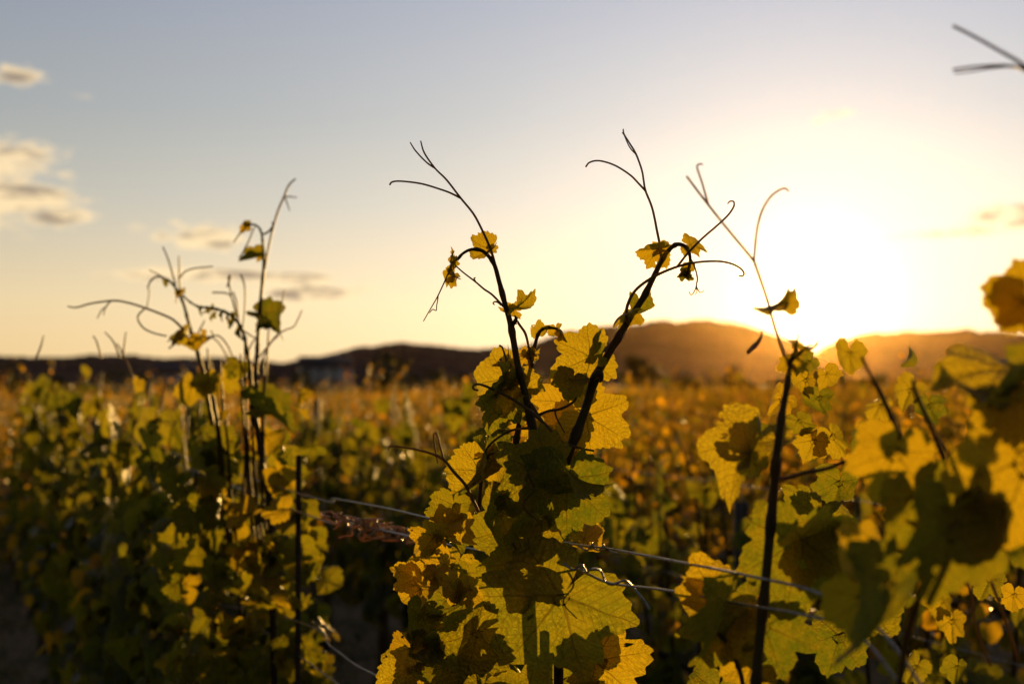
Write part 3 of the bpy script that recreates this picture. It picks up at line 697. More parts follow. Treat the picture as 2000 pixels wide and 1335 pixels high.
# left tall shoot and its nodding tip
path(HV, 'shoot', [(1092, 1700, 1.44), (1090, 1335, 1.44), (1083, 1100, 1.43), (1064, 960, 1.42), (1045, 860), (1030, 788), (1020, 745), (1011, 712), (1003, 665), (996, 628), (986.5, 594), (975, 550), (966, 518), (955, 501), (940, 489), (921, 487), (904, 495), (891, 510)], 1.40,
     [8, 8, 7.5, 7, 6.6, 6.2, 5.8, 5.6, 5.2, 4.8, 4.2, 3.9, 3.6, 3.2, 3.0, 2.6, 2.3, 2], S_, bumps=(.3, .45), sub=7)
path(HV, 'tendril', [(967, 517), (958, 486), (943, 452), (925, 418), (900, 387), (872, 351), (850, 329), (829, 299), (821.5, 275)], 1.40, [2.6, 2.2, 2, 1.9, 1.8, 1.7, 1.5, 1.5, 1.1], T_)
path(HV, 'tendril', [(850, 329), (833, 317), (812, 295), (801, 278)], 1.40, [1.6, 1.4, 1.3, 1.0], T_)
path(HV, 'tendril', [(900, 387, 1.40), (880, 377, 1.40), (861, 370, 1.39), (824, 359, 1.385), (786, 354, 1.38), (767, 355, 1.38), (761, 361, 1.38)], 1.39, [1.9, 1.7, 1.6, 1.6, 1.5, 1.5, 1.6], T_)
path(HV, 'tendril', [(887, 512), (880, 525), (865, 557), (854, 580), (839, 606), (827, 627)], 1.395, [1.5, 1.4, 1.2, 1.1, .9, .8], T_)
path(HV, 'tendril', [(856, 575), (855, 585), (853, 596), (852, 606), (845, 604), (838.6, 611)], 1.395, [1.1, .9, .8], T_)
path(HV, 'tendril', [(889, 518), (905, 532), (928.5, 550), (945, 564), (962, 576), (984, 599)], 1.395, [1.2, 1.3, 1.5, 1.7, 1.8, 2.0], T_)
path(HV, 'tendril', [(930, 552), (927, 546), (926, 543), (929, 542)], 1.395, [1.4, 1.2, .9], T_)
path(HV, 'tendril', [(979, 596), (972, 590), (966, 589), (963, 592), (966, 595)], 1.395, [1.6, 1.3, 1.0], T_)
hleaf(HV, 958, 486, 1.41, 48, 222, 58, 6, (966, 512), M_LEAFY, fold=.35, wave=.05)
hleaf(HV, 960, 486, 1.415, 15, 20, 20, 10, (966, 512), M_LEAFY, fold=.3)
for a in ((883, 503, 22, 95, 70), (884, 518, 20, 265, 60), (883, 538, 24, 235, 35), (882, 512, 16, 60, 75), (887, 530, 22, 285, 70), (888, 548, 18, 250, 40)):
    hleaf(HV, a[0], a[1], 1.395, a[2], a[3], a[4], 15, (890, 512), M_LEAFY, False, fold=.7, wave=.12, pr=1)
hleaf(HV, 1010, 598, 1.395, 46, 32, 62, 14, (1006, 634), M_LEAFY, fold=.4, wave=.07, pr=2.2)
hleaf(HV, 1003, 606, 1.41, 32, 172, -38, 5, (1004, 634), M_LEAFY, fold=.35, wave=.07)
path(HV, 'bud', [(996, 634), (1004, 630), (1008, 622), (1005, 616)], 1.395, [4, 4, 3, 1], S_, bumps=(.6, 2))
# short middle shoot with a bent tip
path(HV, 'shoot', [(1000, 960, 1.44), (1004, 905, 1.44), (1008, 862), (1016, 819), (1026, 775), (1035, 740), (1040, 708), (1045, 674), (1052, 651), (1063, 641), (1077, 640), (1094, 645), (1103, 660)], 1.42, [6, 5.5, 5, 4.6, 4.2, 3.8, 3.4, 3, 2.8, 2.5, 2.3, 2, 1.2], S_, bumps=(.4, 1.1))
path(HV, 'tendril', [(1008, 622), (1014, 633), (1026, 651), (1033, 677), (1035, 690), (1040, 710)], 1.41, [1.8, 2.2, 2.4, 2.4, 2.4, 2.6], T_)
path(HV, 'tendril', [(975, 674), (981, 678), (985, 690), (988, 700), (991, 722), (996, 745)], 1.41, [1.6, 1.7, 1.8, 1.9], T_)
path(HV, 'tendril', [(990, 712), (993, 690), (992, 672)], 1.41, [1.2, .8, .4], T_)
hleaf(HV, 1053, 647, 1.42, 25, 92, 10, 20, (1050, 658), M_LEAFY, fold=.2, wave=.04, pr=1.5)
hleaf(HV, 1087, 643, 1.42, 26, 285, 40, 0, (1075, 640), M_LEAFY, fold=.6, wave=.14, pr=1.4)
hleaf(HV, 1100, 650, 1.42, 20, 300, 70, 0, (1090, 643), M_LEAFY, fold=.6, wave=.14, pr=1.2)
for a in ((1036, 693, 26, 200, -30), (1034, 690, 24, 12, 45), (1040, 696, 22, 235, 50), (1024, 694, 20, 150, 60)):
    hleaf(HV, a[0], a[1], 1.415, a[2], a[3], a[4], 10, (1040, 708), M_LEAFY, fold=.5, wave=.12, pr=1.3)
# right tall shoot, arching over at its tip
path(HV, 'shoot', [(1090, 1700, 1.45), (1086, 1300, 1.45), (1086, 1040, 1.44), (1097, 935, 1.42), (1111, 885), (1129, 839), (1146, 791), (1163, 737), (1185, 697), (1205, 663), (1226, 628), (1257, 580), (1274, 546), (1291, 512), (1304, 492), (1313, 482), (1324, 477), (1336, 480), (1345, 490), (1348, 508), (1345, 525), (1340, 538)], 1.40,
     [9, 9, 8.5, 8.2, 8, 7.8, 7.4, 7, 6.6, 6.2, 5.8, 5, 4.8, 4.4, 4, 3.7, 3.5, 3.2, 3, 2.4, 2, 1.6], S_, bumps=(.3, .42), sub=7)
path(HV, 'bud', [(1157, 741), (1163, 732), (1172, 728), (1175, 741), (1171, 746)], 1.39, [4, 6, 6, 3, 1.5], S_)
path(HV, 'tendril', [(1293, 507), (1289, 480), (1283.5, 452), (1274, 407), (1261, 373), (1257, 352), (1253.5, 332), (1242, 300.5), (1228, 277), (1219, 262), (1217, 252)], 1.40, [2.6, 2.4, 2.2, 2, 1.9, 1.7, 1.7, 1.7, 1.4, 1.3, 1.1], T_)
path(HV, 'tendril', [(1243, 302), (1233, 292), (1226, 280), (1219, 264), (1215, 259)], 1.40, [1.3, 1.1, 1.0, .9], T_)
path(HV, 'tendril', [(1261, 373), (1247, 358), (1231, 342), (1201, 323), (1171, 314), (1152, 317), (1144, 326)], 1.40, [2, 1.8, 1.7, 1.6, 1.5, 1.5, 1.5], T_)
hleaf(HV, 1285, 486, 1.395, 46, 187, -62, 20, (1288, 514), M_LEAFY, fold=.45, wave=.06, pr=2)
hleaf(HV, 1287, 487, 1.40, 28, 25, 40, 15, (1288, 514), M_LEAFY, fold=.35, wave=.06, pr=2)
hleaf(HV, 1348, 478, 1.40, 35, -15, -35, 0, (1338, 478), M_LEAFY, fold=.25, wave=.06, pr=1.5)
hleaf(HV, 1343, 515, 1.40, 26, 205, -30, 0, (1346, 508), M_LEAFY, fold=.3, wave=.08, pr=1.2)
for a in ((1338, 535, 18, 250, 50), (1345, 530, 20, 285, 60), (1334, 540, 13, 200, 60), (1350, 538, 13, 330, 50)):
    hleaf(HV, a[0], a[1], 1.40, a[2], a[3], a[4], 10, (1344, 524), M_LEAF, False, fold=.8, wave=.12, pr=1)
path(HV, 'tendril', [(1349, 506), (1356, 519), (1362, 542), (1360, 556), (1358, 565), (1352, 575), (1348, 574), (1346, 569)], 1.40, [1.8, 1.4, 1.4, 1.2, 1.1, .9, .9, .8], T_)
path(HV, 'tendril', [(1360, 558), (1364, 567), (1369, 571), (1375, 567)], 1.40, [1.1, .9, .8], T_)
path(HV, 'tendril', [(1360, 560), (1361, 570), (1357, 576)], 1.40, [.9, .7, .6], T_)
path(HV, 'tendril', [(1228, 632), (1224, 618), (1225, 598), (1237, 572), (1257, 553), (1287, 535), (1325, 520), (1362, 512), (1400, 510), (1426, 514), (1445, 523), (1453, 533), (1450, 539), (1443, 538)], 1.385, [3.2, 3, 2.8, 2.6, 2.5, 2.4, 2.2, 1.9, 1.8, 1.7, 1.6, 1.6, 1.5, 1.3], T_)
path(HV, 'tendril', [(1323, 520), (1343, 495), (1370, 467), (1400, 441), (1422, 420), (1433, 403.5), (1433, 394), (1426, 393), (1421, 398)], 1.385, [2.1, 2, 1.9, 1.8, 1.7, 1.6, 1.5, 1.4, 1.2], T_)
hleaf(HV, 1229, 608, 1.39, 50, 197, -55, 5, (1226, 630), M_LEAFY, fold=.4, wave=.07, pr=2.2)
hleaf(HV, 1236, 612, 1.41, 50, 52, 74, 10, (1230, 632), M_LEAF, fold=.5, wave=.1, pr=2)
# leaves round the middle
hleaf(HV, 1154, 697, 1.41, 84, 205, 18, 5, (1163, 737), M_LEAFY, fold=.12, cup=.12, wave=.05, pr=2.6, droop=.2, bend=.4)
hleaf(HV, 1168, 690, 1.39, 46, 63, -55, 10, (1172, 728), M_LEAF, fold=.8, wave=.1)
hleaf(HV, 1128, 788, 1.47, 96, 172, 12, -8, (1150, 800, 1.43), M_LEAFY, fold=.1, wave=.05, bend=.4)
hleaf(HV, 1110, 838, 1.46, 78, 215, 22, -8, (1135, 830, 1.43), M_LEAFY, fold=.15, wave=.06)
hleaf(HV, 1117, 742, 1.38, 47, 248, 20, 20, (1160, 742), M_LEAF, fold=.35, wave=.06)
hleaf(HV, 1146, 812, 1.42, 92, -32, 8, -5, (1132, 838), M_LEAFY, fold=.06, cup=.1, wave=.05, droop=.1, pr=2.8, bend=.4)
hleaf(HV, 992, 742, 1.42, 96, 232, 42, 0, (1020, 762), M_LEAFY, fold=.35, wave=.09, droop=.3)
hleaf(HV, 985, 738, 1.39, 62, 218, -55, 8, (1016, 740), M_LEAF, fold=.5, wave=.08)
hleaf(HV, 978, 760, 1.40, 92, 246, -62, 0, (1022, 780), M_LEAF, fold=.7, wave=.09)
hleaf(HV, 1005, 728, 1.42, 34, -20, 40, 10, (1012, 750), M_LEAFY, fold=.5, wave=.12)
hleaf(HV, 998, 720, 1.43, 36, 160, 60, 10, (1012, 745), M_LEAFY, fold=.6, wave=.12)
hleaf(HV, 938, 920, 1.40, 78, 238, 20, 0, (955, 905), M_LEAFY, fold=.35, wave=.09)
hleaf(HV, 945, 880, 1.39, 88, 250, -72, 0, (960, 880), M_LEAF, fold=.6, wave=.08)
hleaf(HV, 952, 888, 1.41, 46, 35, 30, 0, (948, 900), M_LEAFY, fold=.5, wave=.12)
hleaf(HV, 965, 905, 1.42, 44, -10, 40, 0, (948, 900), M_LEAFY, fold=.5, wave=.12)
hleaf(HV, 985, 812, 1.43, 34, 215, 55, 0, (1012, 800), M_LEAFY, fold=.6, wave=.1)
for a in ((1020, 835, 30, 190), (1040, 850, 40, 20), (1075, 850, 40, 300), (1100, 880, 46, 250), (1118, 905, 40, 280), (1075, 880, 38, 200)):
    hleaf(HV, a[0], a[1], 1.45, a[2], a[3], 30, 0, (1045, 870, 1.42), M_LEAFY, False, fold=.4, wave=.1)
path(HV, 'tendril', [(934, 762), (926, 760), (924, 754), (932, 750), (949, 754), (992, 774), (1035, 802), (1072, 836), (1092, 859), (1126, 873), (1160, 880)], 1.37, [1.6, 1.7, 1.8, 1.9, 2.2, 2.6, 2.8, 3, 2.6, 2.2, 1.8], T_)
path(HV, 'tendril', [(1034, 787), (1040, 793), (1048, 806), (1063, 828), (1078, 848), (1090, 862)], 1.38, [3.2, 3, 2.8, 2.6, 2.2, 1.6], T_)
path(HV, 'tendril', [(1129, 765), (1122, 782), (1108, 792), (1092, 799), (1072, 802), (1052, 810)], 1.385, [2.2, 2.4, 2.4, 2.4, 2.6], M_PET)
path(HV, 'tendril', [(1084, 801), (1086, 812), (1092, 825), (1103, 845)], 1.385, [1.8, 1.6, 1.4, 1.2], M_PET)
path(HV, 'tendril', [(946, 888), (955, 870), (978, 851), (1006, 838), (1034, 836)], 1.39, [2, 2, 2, 2, 2.2], T_)
path(HV, 'tendril', [(761, 880), (760, 873), (767, 871), (807, 876), (844, 886), (867, 898), (887, 922), (907, 944), (921, 970), (935, 1000)], 1.37, [1.2, 1.4, 1.6, 1.9, 2.2, 2.6, 2.7, 2.7, 2.8, 3], T_)
path(HV, 'tendril', [(867, 898), (860, 872), (855, 852), (850, 845), (847, 850), (849, 870), (853, 892), (855, 904)], 1.37, [2, 1.8, 1.6, 1.6, 1.5, 1.4, 1.3, 1.1], T_)
path(HV, 'shoot', [(935, 1010), (938, 960), (942, 920), (948, 880), (955, 850)], 1.40, [3.6, 3.4, 3, 2.6, 1.6], S_)
path(HV, 'tendril', [(950, 895), (958, 886), (978, 884), (996, 886)], 1.385, [2.2, 2, 1.8, 1.4], T_)
# body of the canopy
hleaf(HV, 1068, 925, 1.345, 124, 208, -12, 10, (1100, 960, 1.40), M_LEAF, fold=.16, cup=.05, wave=.06, droop=.15, pr=3, bend=.4)
hleaf(HV, 1060, 905, 1.38, 62, 98, -40, 12, (1075, 960, 1.41), M_LEAF, fold=.25, wave=.06)
hleaf(HV, 1110, 936, 1.325, 122, 264, 15, -6, (1100, 930, 1.41), M_LEAF, fold=.2, cup=.12, wave=.05, pr=2.6, bend=.4)
hleaf(HV, 1116, 922, 1.30, 84, 300, 70, 10, (1100, 930, 1.40), M_LEAF, fold=.7, wave=.08)
hleaf(HV, 1140, 1052, 1.39, 50, 15, 5, 0, (1110, 1060, 1.42), M_LEAFY, fold=.2, wave=.06)
hleaf(HV, 1150, 1035, 1.41, 40, -60, 25, 0, (1110, 1060, 1.42), M_LEAFY, fold=.3, wave=.08)
hleaf(HV, 1015, 1036, 1.36, 112, 190, 22, 26, (1080, 1050, 1.42), M_LEAF, fold=.3, wave=.06)
hleaf(HV, 975, 1000, 1.35, 92, 232, -45, 12, (1050, 1000, 1.41), M_LEAF, fold=.3, wave=.06)
hleaf(HV, 1097, 1163, 1.31, 182, 232, 4, 2, (1080, 1110, 1.40), M_LEAF, fold=.07, cup=.08, wave=.045, droop=.12, pr=3, bend=.4)
hleaf(HV, 1040, 1095, 1.335, 118, 186, -14, 18, (1080, 1080, 1.41), M_LEAF, fold=.2, wave=.06)
hleaf(HV, 822, 1150, 1.385, 88, 252, 22, 0, (880, 1130, 1.41), M_LEAFY, fold=.2, wave=.07)
hleaf(HV, 812, 1130, 1.395, 54, 150, 22, 0, (880, 1130, 1.41), M_LEAFY, fold=.3, wave=.07)
hleaf(HV, 818, 1200, 1.36, 70, 250, -28, 10, (870, 1160, 1.41), M_LEAF, fold=.35, wave=.07)
hleaf(HV, 934, 1232, 1.34, 118, 196, -12, 12, (990, 1200, 1.41), M_LEAF, fold=.25, wave=.07)
hleaf(HV, 930, 1240, 1.35, 92, 252, -40, 12, (990, 1210, 1.41), M_LEAF, fold=.25, wave=.07)
hleaf(HV, 905, 1175, 1.36, 70, 215, -50, 15, (960, 1150, 1.41), M_LEAF, fold=.3, wave=.07)
hleaf(HV, 1162, 1290, 1.36, 112, 10, 10, -4, (1110, 1250, 1.41), M_LEAFY, fold=.14, cup=.1, wave=.06, droop=.1, bend=.4)
hleaf(HV, 1175, 1262, 1.37, 66, 72, 15, 0, (1110, 1250, 1.41), M_LEAFY, fold=.2, wave=.07)
hleaf(HV, 802, 1300, 1.38, 72, 205, 20, 0, (860, 1280, 1.41), M_LEAFY, fold=.3, wave=.08)
hleaf(HV, 905, 1308, 1.37, 64, 205, 30, 0, (950, 1300, 1.41), M_LEAFY, fold=.4, wave=.1)
hleaf(HV, 870, 1300, 1.35, 86, 240, -10, 8, (930, 1280, 1.41), M_LEAF, fold=.3, wave=.08)
for a in ((885, 985, 58, 262, 20, 1), (893, 1010, 48, 225, 35, 1), (850, 1045, 50, 170, -20, 1), (868, 1030, 46, 95, 20, 1), (858, 1062, 42, 215, 35, 1), (885, 1050, 40, 285, -40, 0), (830, 1066, 34, 190, 30, 1), (905, 1035, 44, 300, 35, 1),
          (868, 1100, 54, 215, 20, 1), (895, 1098, 50, 245, 30, 1), (915, 1118, 50, 260, 10, 1), (880, 1136, 46, 290, 30, 1), (850, 1120, 34, 250, 50, 1), (920, 1150, 48, 215, 10, 1), (870, 1172, 50, 240, 20, 1), (840, 1250, 52, 280, 30, 1), (850, 1225, 46, 230, 20, 1), (800, 1265, 60, 250, 20, 1), (838, 1288, 60, 200, 25, 1)):
    hleaf(HV, a[0], a[1], 1.345 + .011 * (a[0] % 8), a[2], a[3], a[4], 5, None, M_LEAFY if a[5] and a[0] % 3 else M_LEAF, True, fold=.4, wave=.11)
fill(HV, 10, (800, 1310, 1160, 1420), (1.42, 1.54), (70, 115), 2)
fill(HV, 10, (880, 1290, 1180, 1420), (1.33, 1.39), (80, 120), 3, mat=M_LEAF)
for (x_, y_) in ((1030, 925), (1002, 1060), (1112, 1108)):
    path(HV, 'tendril', [(x_, y_), (x_ + 12, y_ + 30), (x_ - 8, y_ + 62), (x_ + 20, y_ + 92)], 1.32, [1.8, 1.6, 1.4, 1.2], M_PET)
st = P(1091, 1240, 1.38); o = tube_obj('vine_stake', [(st.x, st.y, 0), (st.x, st.y, .7), (st.x, st.y, st.z + .02)], .0048, M_STAKE, None, 8, 2)
tag(o, 'thin dark vine stake showing below the largest leaf of the centre vine', 'stake')

# --- the right vine, a little nearer than the focus
rx = P(1500, 1500, 1.02); RV = empty('grapevine', (rx.x, rx.y, 0)); tag(RV, 'slightly blurred grapevine right of centre whose straight dark shoot crosses the setting sun', 'grapevine')
base_trunk(RV, .80, 61)
path(RV, 'shoot', [(1466, 1560), (1472, 1400), (1480, 1290), (1492, 1170), (1503, 1050), (1512, 950), (1518, 880), (1527, 810), (1536, 760), (1543, 715), (1548, 690)], 1.02, [9, 8.5, 8.5, 8, 8, 8, 7, 6, 5, 3.8, 2.4], S_, bumps=(.3, .8), sub=6)
path(RV, 'shoot', [(1543, 712), (1552, 690), (1556, 668), (1560, 652)], 1.02, [3, 2.6, 2, 1.2], S_)
path(RV, 'shoot', [(1545, 705), (1560, 692), (1572, 680), (1586, 672)], 1.02, [3, 2.6, 2, 1.5], S_)
for a in ((1556, 690, 26, 70), (1572, 682, 30, 20), (1540, 712, 26, 200), (1560, 702, 34, -30), (1548, 674, 20, 110)):
    hleaf(RV, a[0], a[1], 1.02, a[2], a[3], 45, 0, None, M_LEAFY, False, fold=.5, wave=.1, pr=1.5)
path(RV, 'tendril', [(1540, 706), (1530, 688), (1521, 664), (1509, 625), (1500, 590), (1486, 548), (1473, 510)], 1.02, [3, 3, 2.8, 2.6, 2.6, 2.6, 2.6], T_)
path(RV, 'tendril', [(1473, 510), (1475, 478), (1480, 440), (1490, 408), (1506, 383), (1524, 370), (1534, 368), (1541, 374)], 1.02, [2.2, 2, 2, 2, 1.9, 1.8, 1.8, 1.5], T_)
path(RV, 'tendril', [(1473, 510), (1450, 482), (1420, 446), (1385, 402), (1362, 372), (1341, 344)], 1.02, [2.4, 2.2, 2.2, 2.2, 2.1, 2], T_)
path(RV, 'tendril', [(1384, 402), (1378, 380), (1371, 356), (1363, 332), (1362, 323), (1368, 320), (1373, 322)], 1.02, [2.1, 2, 1.8, 1.7, 1.6, 1.4, 1.2], T_)
hleaf(RV, 1502, 598, 1.02, 54, 12, 60, 10, (1505, 612), M_LEAFY, False, fold=.35, wave=.1, pr=2)
hleaf(RV, 1538, 590, 1.02, 34, 55, 50, 10, (1510, 605), M_LEAFY, False, fold=.5, wave=.1, pr=2)
path(RV, 'tendril', [(1488, 648), (1484, 662), (1474, 676), (1460, 688)], 1.02, [2.2, 3, 3.4, 3.4], S_)
path(RV, 'shoot', [(1522, 936), (1545, 931), (1570, 924), (1620, 913), (1660, 897), (1697, 884), (1748, 880)], .98, [4, 3.8, 3.6, 3.6, 3.4, 3.4, 3.2], M_PET)
hleaf(RV, 1557, 1059, 1.05, 150, 262, 6, -4, (1506, 1090, 1.03), M_LEAF, fold=.12, cup=.12, wave=.07, droop=.15, pr=4, bend=.4)
hleaf(RV, 1566, 1052, 1.04, 112, 18, 35, -6, (1506, 1090, 1.03), M_LEAFY, fold=.3, cup=.1, wave=.07, pr=4)
hleaf(RV, 1408, 1180, 1.08, 138, 232, 42, 0, (1430, 1160, 1.10), M_LEAFY, fold=.15, cup=.12, wave=.08, pr=4)
hleaf(RV, 1420, 1185, 1.06, 138, 250, -58, 10, (1430, 1160, 1.10), M_LEAF, fold=.35, wave=.08, pr=4)
hleaf(RV, 1380, 1180, 1.09, 66, 120, 30, 0, (1430, 1160, 1.10), M_LEAFY, fold=.3, wave=.1, pr=4)
hleaf(RV, 1494, 1222, 1.08, 116, 288, 20, 8, (1490, 1190, 1.04), M_LEAF, fold=.25, wave=.08, pr=3)
hleaf(RV, 1470, 1296, 1.09, 76, 195, 25, 0, (1490, 1250, 1.04), M_LEAFY, fold=.25, wave=.08, pr=3)
hleaf(RV, 1468, 866, 1.06, 122, 246, 62, 0, (1508, 935, 1.03), M_LEAFY, fold=.3, wave=.08, pr=3)
hleaf(RV, 1466, 886, 1.05, 88, 58, -74, 0, (1508, 935, 1.03), M_LEAF, fold=.5, wave=.08, pr=3)
hleaf(RV, 1660, 690, 1.05, 48, 265, 25, 0, (1690, 700), M_LEAFY, False, lobed=.5, wave=.05)
path(RV, 'shoot', [(1404, 1236), (1425, 1260), (1442, 1300), (1452, 1345), (1460, 1450)], 1.06, [4, 4, 4, 4], S_)
path(RV, 'tendril', [(1398, 1158), (1405, 1146), (1425, 1142), (1440, 1150), (1436, 1164), (1420, 1170)], 1.12, [2, 2, 1.8, 1.6], T_)
path(RV, 'shoot', [(1420, 1185), (1402, 1155), (1388, 1128)], 1.08, [3.5, 3.5, 2], S_)
for a in ((1575, 740, 44, 250), (1530, 780, 46, 230), (1560, 820, 44, 280), (1600, 775, 44, 265), (1500, 850, 44, 250), (1590, 860, 50, 240), (1625, 850, 50, 290), (1640, 940, 60, 260), (1560, 960, 46, 270), (1580, 705, 34, 220), (1615, 730, 36, 300)):
    hleaf(RV, a[0], a[1], 1.26, a[2], a[3], 35, 0, None, M_LEAFY if a[0] % 4 else M_LEAF, False, fold=.4, wave=.1)
for a in ((1600, 1010), (1690, 1100), (1400, 1350), (1560, 1400), (1640, 1240), (1700, 1180)):
    hleaf(RV, a[0], a[1], 1.22, 90, 250, 20, 0, None, M_LEAF, False, fold=.3, wave=.1)

# --- the nearest vine at the right edge, strongly blurred
fx = P(1960, 1500, .80); FV = empty('grapevine', (fx.x, fx.y, 0)); tag(FV, 'strongly blurred nearest grapevine at the right edge with very large leaves', 'grapevine')
base_trunk(FV, .80, 62)
path(FV, 'shoot', [(1740, 1500), (1770, 1250), (1830, 1080), (1864, 1005), (1882, 945), (1905, 885), (1930, 833)], .82, [6, 6, 7, 8, 9, 9, 8], S_)
path(FV, 'shoot', [(1868, 1010), (1866, 960), (1846, 900), (1822, 840), (1790, 771), (1782, 740)], .86, [6, 6, 5, 4, 4, 3], S_)
path(FV, 'shoot', [(1760, 860), (1740, 812), (1712, 752), (1682, 697)], .90, [5, 4.5, 4, 3], S_)
path(FV, 'shoot', [(2080, 1300, .72), (2075, 900, .72), (2060, 500, .72), (2040, 250, .72), (2025, 160, .72)], .72, [9, 8, 7, 6, 5], S_)
path(FV, 'tendril', [(2025, 160, .74), (2000, 128, .76), (1950, 98, .78), (1900, 70, .79), (1862, 51, .80)], .80, [4, 3.4, 3, 2.8, 2.8], T_)
path(FV, 'tendril', [(2030, 160, .74), (2000, 136, .76), (1970, 129, .78), (1930, 129, .79), (1890, 132, .80), (1861, 136, .80)], .80, [4, 3.4, 3, 2.6, 2.2, 2], T_)
path(FV, 'tendril', [(1968, 130), (1930, 134), (1895, 140), (1864, 143)], .80, [2, 1.6, 1.5, 1.4], T_)
hleaf(FV, 2012, 585, .80, 92, 160, 12, 0, (2070, 640, .74), M_LEAFY, False, fold=.12, wave=.05, pr=4, bend=.4)
hleaf(FV, 1990, 590, .80, 84, 238, 10, 0, (2070, 640, .74), M_LEAFY, False, fold=.12, wave=.05, pr=4)
hleaf(FV, 1962, 722, .82, 152, 183, 55, 0, (2010, 740, .80), M_LEAFY, False, fold=.2, wave=.05, pr=4)
hleaf(FV, 2000, 720, .80, 100, 250, -35, 0, (2060, 760, .75), M_LEAF, False, fold=.3, wave=.06, pr=4)
hleaf(FV, 1958, 760, .80, 100, 215, -70, 0, (2010, 750, .80), M_LEAF, False, fold=.4, wave=.06, pr=4)
hleaf(FV, 1748, 882, .86, 108, 252, 10, 0, (1868, 940, .84), M_LEAFY, False, fold=.15, wave=.06, pr=4, bend=.4)
hleaf(FV, 2010, 900, .78, 190, 248, 10, 0, (2060, 900, .75), M_LEAFY, False, fold=.12, wave=.06, pr=4, bend=.4)
hleaf(FV, 1985, 785, .80, 90, 262, 15, 0, (2060, 800, .75), M_LEAFY, False, fold=.2, wave=.06, pr=4)
hleaf(FV, 1790, 975, .82, 120, 285, -30, 6, (1868, 1000, .82), M_LEAF, False, fold=.15, wave=.06, pr=5)
hleaf(FV, 1735, 1150, .80, 185, 248, -38, 12, (1868, 1060, .82), M_LEAF, False, fold=.12, wave=.07, pr=5, lobed=.85)
hleaf(FV, 1858, 1030, .775, 165, 258, -22, 12, None, M_LEAF, False, fold=.2, wave=.06, pr=4, bend=.6)
hleaf(FV, 1905, 985, .80, 150, 215, -40, 12, (1868, 1000, .82), M_LEAF, False, fold=.25, wave=.06, pr=5)
hleaf(FV, 1690, 1075, .84, 80, 190, 30, 0, (1720, 1100, .82), M_LEAFY, False, fold=.2, wave=.08, pr=3)
hleaf(FV, 1690, 1170, .84, 110, 265, 20, 0, (1700, 1120, .82), M_LEAFY, False, fold=.25, wave=.07, pr=3)
for a in ((1850, 730, 40, 200, .98), (1780, 760, 60, 240, 1.0), (1815, 790, 56, 280, 1.0), (1720, 790, 50, 230, 1.0), (1770, 700, 44, 60, 1.0), (1690, 850, 50, 220, 1.1), (1840, 1170, 60, 260, 1.05), (1860, 1210, 60, 265, 1.05), (1815, 1110, 44, 220, 1.05),
          (1935, 1130, 60, 240, 1.2), (1980, 1160, 50, 260, 1.2), (1870, 1300, 50, 250, 1.2), (1790, 1300, 55, 230, 1.05), (1960, 940, 60, 210, .95)):
    hleaf(FV, a[0], a[1], a[4] + .1, a[2] * .8, a[3], 45, 0, None, M_LEAFY if a[0] % 4 == 0 else M_LEAF, False, fold=.35, wave=.09)
path(FV, 'tendril', [(1900, 1040), (1930, 1120), (1960, 1200), (1990, 1290)], 1.0, [3, 3, 3, 3], T_)
path(FV, 'tendril', [(1860, 1110), (1895, 1150), (1905, 1220), (1935, 1300)], 1.0, [2.5, 2.5, 2.5, 2], T_)

# --- the left vine, beyond the focus
D2 = 2.50
lx = P(505, 1400, D2); LV = empty('grapevine', (lx.x, lx.y, 0)); tag(LV, 'blurred grapevine left of centre sending a cluster of thin shoots above the hills', 'grapevine')
base_trunk(LV, .62, 63)
path(LV, 'shoot', [(540, 1130), (522, 960), (508, 880), (500, 800), (500, 760), (501, 717), (505, 640), (510, 576), (515, 524), (514, 490), (512, 462), (507, 446), (497, 439), (487, 439), (478, 446)], D2, [6, 6, 5.5, 5, 5, 4.6, 4.2, 3.8, 3.6, 3, 2.8, 2.6, 2.4, 2.2, 1.5], S_, sides=6, bumps=(.3, 1))
path(LV, 'tendril', [(517, 524), (524, 485), (533, 446), (543, 412), (554, 386), (564, 362), (577, 349)], D2, [2.4, 2.2, 2.2, 2.3, 2.2, 2, 1.6], T_, sides=6)
path(LV, 'tendril', [(556, 384), (568, 384), (580, 386)], D2, [1.6, 1.4, 1], T_, sides=6)
path(LV, 'tendril', [(556, 384), (561, 398), (566, 412)], D2, [1.6, 1.4, 1], T_, sides=6)
path(LV, 'shoot', [(511, 458), (520, 455), (528, 449), (533, 440), (531, 432)], D2, [2.4, 2.4, 2.6, 2, 1], S_, sides=6)
path(LV, 'tendril', [(497, 443), (486, 470), (475, 492), (466, 505)], D2, [1.6, 1.5, 1.8, 1], T_, sides=6)
path(LV, 'tendril', [(478, 448), (467, 458), (456, 474)], D2, [1.6, 1.5, 1], T_, sides=6)
hleaf(LV, 479, 446, D2, 16, 100, 10, 0, (487, 440), M_LEAFY, False, fold=.3)
hleaf(LV, 484, 440, D2, 14, 190, 50, 0, (487, 440), M_LEAF, False, fold=.3)
hleaf(LV, 502, 503, D2, 38, 212, 80, 0, (514, 520), M_LEAF, False, fold=.5)
hleaf(LV, 507, 501, D2, 14, 20, 40, 0, (514, 520), M_LEAFY, False, fold=.5)
hleaf(LV, 512, 614, D2, 54, -32, -80, 0, (506, 630), M_LEAF, False, fold=.5, droop=.2)
hleaf(LV, 520, 640, D2, 48, 5, -84, 0, (506, 640), M_LEAF, False, fold=.5)
path(LV, 'tendril', [(503, 700), (520, 680), (540, 655), (560, 643), (575, 636), (590, 605)], D2, [2, 1.8, 1.6, 1.5, 1.4, 1.2], T_, sides=6)
path(LV, 'tendril', [(545, 628), (550, 598), (555, 566)], D2, [1.6, 1.4, 1.2], T_, sides=6)
